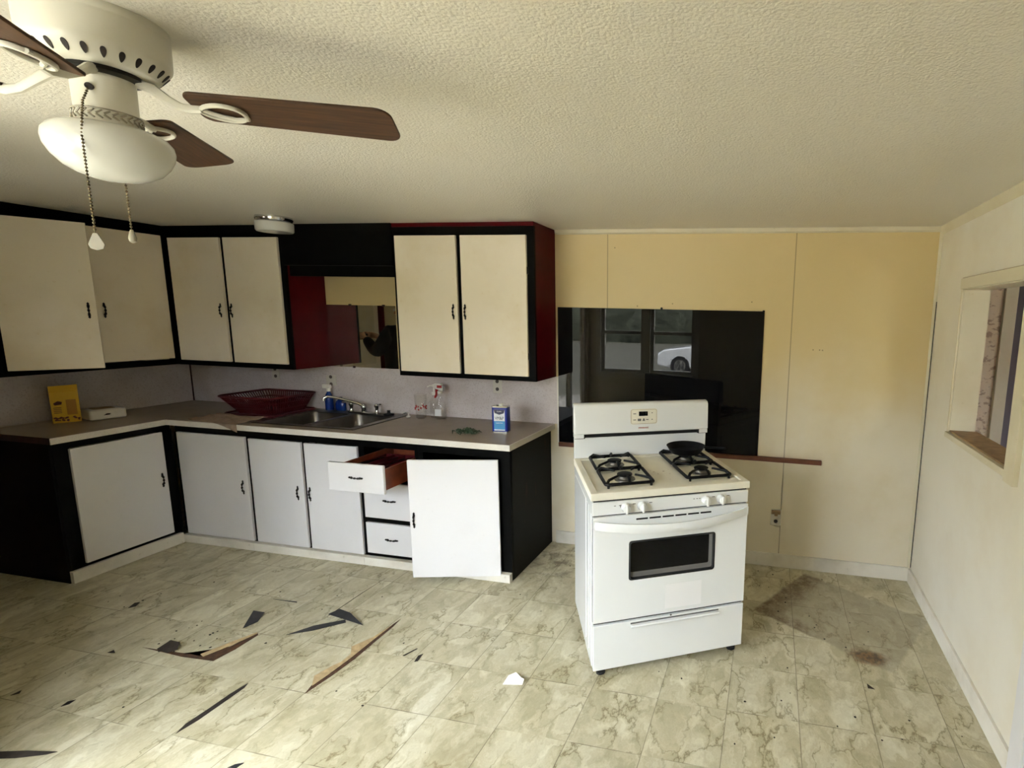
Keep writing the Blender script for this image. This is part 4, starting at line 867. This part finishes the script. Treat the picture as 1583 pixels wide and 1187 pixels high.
# ------------------------------------------------------------------ ceiling fan
FXc, FYc = -2.318, -2.524
t = thing('ceiling_fan', 'cream ceiling fan with brown blades and bowl light', 'ceiling fan', (FXc, FYc, CH), local=True)
def zz(z): return z-CH
hs = MB().lathe([(.109, 0), (.109, -.014), (.1085, -.0155), (.109, -.017), (.108, zz(2.172)), (.107, zz(2.166)), (.103, zz(2.160)), (.086, zz(2.139)), (.080, zz(2.137)), (.055, zz(2.136)), (.05, zz(2.13))], n=64).done('motor_housing', 'fanwhite', t, smooth=True)
b = MB()
for k in range(24):
    a = 2*PI*k/24; r1, r2 = .103, .086; z1_, z2 = zz(2.160), zz(2.139)
    rad = Vector((math.cos(a), math.sin(a), 0)); p = rad*(.0945); p.z = zz(2.1495)
    ydir = (rad*(r1-r2)+Vector((0, 0, z1_-z2))).normalized(); xdir = Vector((-math.sin(a), math.cos(a), 0))
    m4 = frame_m(p, tuple(xdir), tuple(ydir)); pts = [((.0042+.0016*math.sin(w))*math.cos(w), .0105*math.sin(w)) for w in [2*PI*i/14 for i in range(14)]]
    b.prism(pts, -.003, .0012, m4)
b.done('vent_slots', 'darkscrap', hs, label='dark oval vent slots')
MB().lathe([(.06, zz(2.140)), (.062, zz(2.128)), (.05, zz(2.124))], n=40).done('rotor_hub', 'iron', t, smooth=True)
nk = MB().lathe([(.048, zz(2.126)), (.047, zz(2.06)), (.050, zz(2.056)), (.050, zz(2.036)), (.053, zz(2.030)), (.06, zz(2.022))], n=48).done('light_neck', 'fanwhite', t, smooth=True)
b = MB()
for k in range(28):
    a = 2*PI*k/28; c0 = Vector((.0505*math.cos(a), .0505*math.sin(a), zz(2.046)))
    for sg in (1, -1): b.tube([c0+Vector((0, 0, sg*.001)), c0+Vector((-math.sin(a)*.009, math.cos(a)*.009, sg*.0075))], [.0022, .0016], 5)
b.tube([(.0505*math.cos(a), .0505*math.sin(a), zz(2.0565)) for a in [2*PI*k/40 for k in range(40)]], .0016, 6, closed=True)
b.done('braid_band', 'fob', nk)
for q_ in ((-2.2905, -2.5655), (-2.3455, -2.482)):
    d_ = (Vector((q_[0]-FXc, q_[1]-FYc, 0))).normalized(); MB().cyl(Vector((0, 0, zz(2.094)))+d_*.046, Vector((0, 0, zz(2.094)))+d_*.054, .006, n=14).done('chain_socket', 'iron', nk, smooth=True)
bowl = MB().lathe([(.055, zz(2.030)), (.074, zz(2.028)), (.087, zz(2.021)), (.095, zz(2.010)), (.097, zz(1.998)), (.095, zz(1.984)), (.087, zz(1.967)), (.073, zz(1.950)), (.054, zz(1.938)), (.034, zz(1.931)), (.016, zz(1.928)), (.001, zz(1.927))], n=80, cap=False).done('light_bowl', 'opal', t, smooth=True, label='opal glass bowl')
def blade(th):
    rot = Matrix.Rotation(math.radians(th), 4, 'Z') @ Matrix.Translation((0, 0, zz(2.088))) @ Matrix.Rotation(-.24, 4, 'X')
    L0, L1, w0, w1 = .150, .540, .048, .060
    pts = []
    for k in range(7): a = PI/2+PI/2*k/6; pts.append((L0+.02+.02*math.cos(a), w0-.02+.02*math.sin(a)))
    for k in range(7): a = PI+PI/2*k/6; pts.append((L0+.02+.02*math.cos(a), -w0+.02+.02*math.sin(a)))
    for k in range(7): a = -PI/2+PI/2*k/6; pts.append((L1-.03+.03*math.cos(a), -w1+.03+.03*math.sin(a)))
    for k in range(7): a = PI/2*k/6; pts.append((L1-.03+.03*math.cos(a), w1-.03+.03*math.sin(a)))
    o = MB().prism(pts, 0, .006).done('blade', 'wood', t, bevel=.0015, label='brown wood-grain fan blade'); o.matrix_local = rot
    ir = MB(); z = -.006
    arm = [(.052, 0, .040), (.075, .004, .034), (.10, .006, .016), (.125, .002, .0), (.15, -.004, z), (.17, -.006, z)]
    ir.tube(arm, [.007, .007, .006, .006, .007, .006], 8, flat=1.5)
    loop = [(.165+.040*(1-math.cos(a)), .030*math.sin(a)*(.55+.45*math.sin(a/2)), z) for a in [2*PI*k/24 for k in range(24)]]
    ir.tube(loop, .0042, 8, closed=True, flat=1.2)
    ir.tube([(.17, -.004, z), (.195, .012, z), (.22, .02, z), (.245, .015, z)], .0045, 8)
    ir.done('blade_iron', 'fanwhite', o, smooth=True, label='cream scrolled blade bracket')
for th in (24.5, 124.4, 212., 304.): blade(th)
def chain(name_pts, fob, tilt):
    pts = [Vector(p)-Vector((FXc, FYc, CH)) for p in name_pts]; b = MB(); step = .0062; acc = 0
    for a, c_ in zip(pts[:-1], pts[1:]):
        L = (c_-a).length; n = max(1, int(L/step))
        for k in range(n): b.ball(tuple(a+(c_-a)*(k/n)), .0024, 6)
    b.tube(pts, .0007, 4)
    ch = b.done('pull_chain', 'brass', t, smooth=True, label='dark bead pull chain')
    e = pts[-1]
    if fob == 'medal':
        m4 = frame_m(e, (math.cos(tilt), math.sin(tilt), 0), (0, 0, 1))
        pl = [(.0035, 0), (.009, -.012), (.0135, -.022), (.010, -.030), (0, -.033), (-.010, -.030), (-.0135, -.022), (-.009, -.012), (-.0035, 0)]
        f = MB().prism(pl, -.0015, .0015, m4).done('pull_fob', 'fob', ch, bevel=.001, label='cream oval pull fob')
        MB().tube([m4 @ Vector((p[0]*.72, p[1]*.72-.005, -.002)) for p in pl[:-1]], .0012, 6, closed=True).done('fob_relief', 'sill', f)
    else: MB().lathe([(.001, -.030), (.0065, -.026), (.0075, -.018), (.005, -.008), (.0025, 0)], tuple(e), n=16).done('pull_fob', 'fob', ch, smooth=True, label='cream drop pull fob')
chain([(-2.292, -2.566, 2.094), (-2.280, -2.586, 2.06), (-2.264, -2.601, 2.022), (-2.2655, -2.6035, 1.99), (-2.2665, -2.6035, 1.812)], 'medal', .45)
chain([(-2.345, -2.484, 2.09), (-2.40, -2.46, 2.035), (-2.418, -2.442, 2.0), (-2.418, -2.442, 1.845)], 'drop', 0)

# small flush ceiling light near the valance
t = thing('ceiling_light', 'small round white ceiling light near the black valance', 'light', (-4.08, -.57, CH-.09))
MB().lathe([(.098, 0), (.100, -.016), (.094, -.026), (.090, -.032)], (-4.08, -.57, CH), n=40).done('base_ring', 'chrome', t, smooth=True)
MB().lathe([(.090, -.032), (.1, -.034), (.102, -.04), (.100, -.084), (.094, -.091), (.001, -.094)], (-4.08, -.57, CH), n=40).done('shade', 'opal', t, smooth=True)

# ------------------------------------------------------------------ torn vinyl and litter on the floor
def flat(name, pts, mat, lab, cat, z0=0.0008, th=.0015, lift=None, group=None):
    """thin piece lying on the floor; lift = how far its points curl up"""
    b = MB(); n = len(pts); lf = lift or [0]*n
    b._add([(p[0], p[1], z0+l) for p, l in zip(pts, lf)] + [(p[0], p[1], z0+l+th) for p, l in zip(pts, lf)],
           [tuple(range(n))[::-1], tuple(range(n, 2*n))] + [(i, (i+1) % n, n+(i+1) % n, n+i) for i in range(n)])
    bmesh.ops.triangulate(b.bm, faces=[f for f in b.bm.faces if len(f.verts) > 4])
    return tag(b.done(name, mat), lab, cat, group)
flat('vinyl_shard', [(-3.702, -1.249), (-3.637, -1.242), (-3.599, -1.314), (-3.618, -1.379)], 'charcoal', 'charcoal kite-shaped vinyl shard lying alone on the floor', 'shard', lift=[.012, .006, 0, 0])
flat('vinyl_shard', [(-3.289, -1.179), (-3.247, -1.143), (-3.162, -1.162), (-3.032, -1.219), (-3.137, -1.207)], 'charcoal', 'charcoal bent shard at the tip of the long black sliver', 'shard', z0=.003, lift=[.004, .02, .02, .0, .006])
flat('vinyl_shard', [(-3.35, -1.375), (-3.282, -1.277), (-3.166, -1.193), (-3.142, -1.215), (-3.247, -1.312)], 'charcoal', 'long tapering black sliver under the bent charcoal shard', 'shard')
flat('floor_tear', [(-3.933, -1.614), (-3.693, -1.605), (-3.574, -1.605), (-3.53, -1.515), (-3.508, -1.393), (-3.487, -1.407), (-3.485, -1.526), (-3.499, -1.62), (-3.669, -1.628)], 'under', 'L-shaped dark tear in the vinyl with curled lip', 'tear', th=.0006)
flat('torn_strip', [(-3.575, -1.606), (-3.525, -1.51), (-3.50, -1.40), (-3.508, -1.397), (-3.545, -1.50), (-3.60, -1.60)], 'tan', 'thin tan curled strip along the L-shaped tear', 'strip', z0=.002, lift=[0, .004, 0, .003, .010, .004])
flat('vinyl_flap', [(-3.85, -1.61), (-3.828, -1.563), (-3.756, -1.574), (-3.738, -1.599), (-3.769, -1.622)], 'darkscrap', 'black curled flap at the left end of the L-shaped tear', 'flap', z0=.002, lift=[0, .02, .026, .008, 0])
flat('floor_tear', [(-2.895, -1.708), (-2.925, -1.614), (-2.895, -1.515), (-2.915, -1.402), (-2.882, -1.118), (-2.872, -1.191), (-2.870, -1.334), (-2.865, -1.458), (-2.875, -1.584)], 'under', 'long brown split in the floor under the tan strip', 'tear', th=.0006)
flat('torn_strip', [(-2.905, -1.66), (-2.938, -1.614), (-2.918, -1.53), (-2.906, -1.50), (-2.906, -1.44), (-2.935, -1.402), (-2.900, -1.30), (-2.886, -1.18), (-2.889, -1.33), (-2.888, -1.46), (-2.896, -1.58)], 'tan', 'long ragged tan strip peeled up beside the split', 'strip', z0=.002, lift=[0, .010, .006, .003, .003, .014, .004, 0, 0, 0, 0])
flat('floor_tear', [(-3.194, -1.999), (-3.211, -1.949), (-3.207, -1.862), (-3.207, -1.776), (-3.197, -1.703), (-3.183, -1.732), (-3.182, -1.829), (-3.182, -1.922)], 'darkscrap', 'narrow straight dark slit between tiles nearest the viewer', 'tear', th=.0008)
flat('floor_tear', [(-3.279, -.752), (-3.284, -.95), (-3.282, -1.19), (-3.286, -1.19), (-3.289, -.95)], 'darkscrap', 'hairline dark gap running from the kick board to the black shard', 'tear', th=.0006)
flat('vinyl_shard', [(-3.76, -2.245), (-3.78, -2.225), (-3.617, -2.185), (-3.524, -2.158), (-3.548, -2.176), (-3.637, -2.212)], 'darkscrap', 'long black strip at the near left edge of the floor', 'shard', lift=[0, .008, .01, 0, 0, 0])
flat('vinyl_chip', [(-4.094, -1.986), (-4.092, -1.953), (-4.074, -1.969)], 'darkscrap', 'small dark chip on the tile seam at far left', 'chip')
flat('vinyl_chip', [(-3.807, -1.988), (-3.816, -1.96), (-3.798, -1.945), (-3.792, -1.97)], 'darkscrap', 'dark oblong chip on the tile seam left of the slit', 'chip')
flat('vinyl_chip', [(-2.842, -2.08), (-2.829, -2.062), (-2.805, -2.050), (-2.81, -2.075)], 'charcoal', 'small charcoal chip nearest the viewer, right of the dark slit', 'chip')
flat('vinyl_chip', [(-4.403, -1.368), (-4.43, -1.32), (-4.409, -1.307), (-4.386, -1.343)], 'darkscrap', 'pointed dark chip lying in front of the left cabinet', 'chip')
flat('vinyl_chip', [(-4.046, -1.682), (-4.041, -1.660), (-4.013, -1.674)], 'darkscrap', 'tiny dark chip left of the L-shaped tear', 'chip')
flat('vinyl_chip', [(-3.726, -1.112), (-3.572, -1.104), (-3.563, -1.113)], 'charcoal', 'hair-thin grey sliver behind the kite-shaped shard', 'chip')
flat('vinyl_chip', [(-2.575, -1.415), (-2.586, -1.372), (-2.572, -1.353), (-2.562, -1.407)], 'darkscrap', 'short black chip right of the long tan strip', 'chip')
flat('vinyl_chip', [(-2.66, -1.388), (-2.630, -1.325), (-2.624, -1.325), (-2.65, -1.388)], 'darkscrap', 'thin dark sliver between the tan strip and the short black chip', 'chip')
flat('vinyl_chip', [(-.442, -1.088), (-.412, -1.120), (-.442, -1.118)], 'darkscrap', 'small black triangle of vinyl on the floor near the rust stain', 'chip')
flat('paper_scrap', [(-2.085, -1.464), (-2.08, -1.419), (-2.051, -1.4), (-2.02, -1.41), (-1.997, -1.427), (-1.997, -1.447)], 'paperwhite', 'crumpled white paper scrap on the floor before the stove', 'scrap', lift=[0, .012, .02, .004, .014, 0])
b = MB(); rg = random.Random(11)
for (cx_, cy_, sx_, sy_, n_) in ((-3.75, -1.5, .14, .07, 22), (-4.4, -1.25, .12, .06, 9), (-3.3, -1.45, .5, .3, 26), (-.6, -.5, .4, .35, 40), (-2.3, -.3, .1, .25, 26), (-.7, -1.35, .5, .3, 22)):
    for _ in range(n_):
        x, y = rg.gauss(cx_, sx_), rg.gauss(cy_, sy_); s_ = rg.uniform(.0015, .006)
        if y > -.66 and x < -2.42 or y > -.05 or x > -.05: continue
        b.prism([(x+s_*math.cos(i*1.26)*rg.uniform(.5, 1.3), y+s_*math.sin(i*1.26)*rg.uniform(.5, 1.3)) for i in range(5)], .0005, .0005+s_*.35)
tag(b.done('dirt_crumbs', 'darkscrap'), 'scattered dark crumbs of dirt on the vinyl floor', 'dirt', kind='stuff')

# ------------------------------------------------------------------ outdoors, seen reflected in the black board
struct(MB().box(-60, 50, -90, 40, -.6, -.42).done('ground', 'ground'))
def hedge(name, x0, x1, y, h, lab, seed):
    rg = random.Random(seed); b = MB(); x = x0
    while x < x1:
        r_ = rg.uniform(.8, 1.6); b.ball((x, y+rg.uniform(-1, 1), -.42+r_*.6), r_*1.3, 8, Matrix.Diagonal((1.2, 1, h*rg.uniform(.5, 1.0)/r_, 1))); x += r_*.9
    return tag(b.done(name, 'hedge', smooth=True), lab, 'hedge', kind='stuff')
hedge('hedge', -40, 30, -38, 3.2, 'distant dark scrub beyond the yard, reflected in the black board', 4)
t = thing('car', 'white car parked on gravel, reflected in the black board', 'car', (-5.0, -15.6, -.42), local=True)
prof = [(0, .35), (.02, .75), (.25, .92), (1.2, 1.05), (1.75, 1.55), (2.4, 1.68), (3.9, 1.66), (4.45, 1.2), (4.6, .95), (4.62, .4), (4.3, .28), (.3, .28)]
MB().prism(prof, -.9, .9, frame_m((0, 0, 0), (1, 0, 0), (0, 0, 1))).done('body', 'carwhite', t, bevel=.08, seg=4)
MB().prism([(1.35, 1.08), (1.85, 1.5), (2.4, 1.6), (3.8, 1.58), (4.2, 1.2), (4.2, 1.1)], -.905, .905, frame_m((0, 0, 0), (1, 0, 0), (0, 0, 1))).done('side_window', 'carglass', t, bevel=.02)
for x in (.85, 3.75):
    for y in (.80, -.80):
        w = MB().lathe([(.2, -.11), (.34, -.11), (.36, -.07), (.36, .07), (.34, .11), (.2, .11)], m=frame_m((x, y, .36), (1, 0, 0), (0, 0, 1)), n=32).done('wheel', 'tyre', t, smooth=True)
        w_ = MB(); w_.lathe([(.21, -.112), (.19, -.112), (.05, -.10), (.05, .10), (.19, .112), (.21, .112)], m=frame_m((x, y, .36), (1, 0, 0), (0, 0, 1)), n=32, cap=False)
        for k in range(5): a = k*1.2566; w_.boxm(frame_m((x, y, .36), (1, 0, 0), (0, 0, 1)) @ Matrix.Rotation(a, 4, 'Z') @ Matrix.Translation((.12, 0, 0)), .17, .05, .225)
        w_.done('rim', 'chrome', w, smooth=True)
for y in (.6, -.6): MB().box(-.01, .12, y-.18, y+.18, .66, .8).done('headlight', 'chrome', t, bevel=.03)

# ------------------------------------------------------------------ person in the alcove, seen in the mirror
def skinned(name, verts, edges, mat, parent=None, roots=(0,), sub=2):
    me = bpy.data.meshes.new(name); me.from_pydata([v[:3] for v in verts], edges, []); o = bpy.data.objects.new(name, me); COL.objects.link(o)
    o.modifiers.new('skin', 'SKIN').use_smooth_shade = True
    for i, v in enumerate(verts):
        sv = me.skin_vertices[0].data[i]; sv.radius = (v[3], v[4] if len(v) > 4 else v[3]); sv.use_root = i in roots
    m = o.modifiers.new('sub', 'SUBSURF'); m.levels = sub; m.render_levels = sub
    me.materials.append(M_[mat])
    if parent: o.parent = parent
    return o
PB = Vector((-5.08, -1.78, 0))       # faces -x, arms raised in front
def P_(x, y, z): return (x, y, z)
V = []; Eg = []
def addv(x, y, z, r_, r2=None, link=None):
    V.append((x, y, z, r_, r2 or r_)); i = len(V)-1
    if link is not None: Eg.append((link, i))
    return i
pel = addv(0, 0, .96, .13, .15)
ab = addv(.01, 0, 1.12, .115, .14, pel); ch = addv(.01, 0, 1.32, .125, .17, ab); nb = addv(.04, 0, 1.47, .07, .08, ch); nk = addv(.05, 0, 1.54, .052, None, nb)
h1 = addv(.05, 0, 1.61, .072, .068, nk); h2 = addv(.055, 0, 1.68, .092, .076, h1); h3 = addv(.06, 0, 1.755, .075, .066, h2)
for sg in (1, -1):
    hp = addv(0, .09*sg, .90, .092, None, pel); kn = addv(-.015, .10*sg, .50, .06, None, hp); an = addv(.01, .105*sg, .10, .042, None, kn); to = addv(-.15, .12*sg, .035, .034, None, an)
    sh = addv(.03, .185*sg, 1.42, .062, None, ch); el = addv(-.13, .225*sg, 1.20, .045, None, sh); wr = addv(-.36, .11*sg, 1.36, .029, .033, el); pm = addv(-.425, .075*sg, 1.385, .018, .038, wr)
    for k in range(4):
        f1 = addv(-.465, (.072-.004*k)*sg, 1.412-.021*k, .0088, None, pm); f2 = addv(-.4985, (.060-.002*k)*sg, 1.414-.021*k, .0082, None, f1); f3 = addv(-.5, (.030+.003*k)*sg, 1.414-.021*k, .007, None, f2)
    t1 = addv(-.42, .055*sg, 1.41, .010, None, pm); t2 = addv(-.452, .035*sg, 1.41, .0085, None, t1); t3 = addv(-.462, .018*sg, 1.405, .007, None, t2)
person = skinned('person', V, Eg, 'skin', None, (pel,)); person.location = PB
tag(person, 'person in black clothing raising a dark phone, reflected in the mirror', 'person')
def sub_skin(name, vv, ee, mat): return skinned(name, vv, ee, mat, person)
jv = [(0, 0, .80, .175, .20), (0, 0, .95, .175, .20), (.01, 0, 1.12, .16, .20), (.01, 0, 1.34, .17, .225), (.04, 0, 1.48, .085, .10)]; je = [(0, 1), (1, 2), (2, 3), (3, 4)]
for sg in (1, -1):
    n_ = len(jv); jv += [(.03, .19*sg, 1.425, .105, .105), (-.13, .225*sg, 1.20, .078, .078), (-.35, .115*sg, 1.355, .046, .048)]; je += [(3, n_), (n_, n_+1), (n_+1, n_+2)]
sub_skin('jacket', jv, je, 'cloth')
tv = [(0, 0, .97, .15, .17)]; te = []
for sg in (1, -1):
    n_ = len(tv); tv += [(0, .09*sg, .88, .112, .112), (-.015, .10*sg, .50, .082, .082), (.01, .105*sg, .09, .07, .07)]; te += [(0, n_), (n_, n_+1), (n_+1, n_+2)]
sub_skin('trousers', tv, te, 'cloth')
for sg in (1, -1): sub_skin('shoe', [(.05, .108*sg, .045, .048, .042), (-.05, .112*sg, .046, .048, .042), (-.16, .122*sg, .038, .042, .036), (-.20, .124*sg, .034, .03, .03)], [(0, 1), (1, 2), (2, 3)], 'rubber')
def part_of_person(mb, name, mat, smooth=True):
    person['_o'] = tuple(PB)*1; o = mb.done(name, mat, person, smooth=smooth); return o
hb_ = MB(); hb_.ball((PB.x+.072, PB.y, 1.715), .1, 14, Matrix.Diagonal((1.02, .90, .98, 1))); part_of_person(hb_, 'hair', 'hair')
for sg in (1, -1):
    e_ = MB(); e_.ball((PB.x-.036, PB.y+.033*sg, 1.675), .012, 8); part_of_person(e_, 'eye', 'labelwhite')
    e_ = MB(); e_.ball((PB.x+.062, PB.y+.083*sg, 1.655), .03, 8, Matrix.Diagonal((.6, .3, 1, 1))); part_of_person(e_, 'ear', 'skin')
n_ = MB(); n_.prism([(0, 0), (-.026, -.004), (-.004, .042)], -.012, .012, frame_m((PB.x-.036, PB.y, 1.635), (1, 0, 0), (0, 0, 1))); part_of_person(n_, 'nose', 'skin')
n_ = MB(); n_.box(PB.x-.032, PB.x-.024, PB.y-.024, PB.y+.024, 1.606, 1.613); part_of_person(n_, 'mouth', 'redprint', False)
ph = MB().box(PB.x-.4835, PB.x-.4765, PB.y-.075, PB.y+.075, 1.335, 1.415)
tag(ph.done('phone', 'rubber', bevel=.003), 'dark phone held up sideways by the person in the mirror', 'phone')
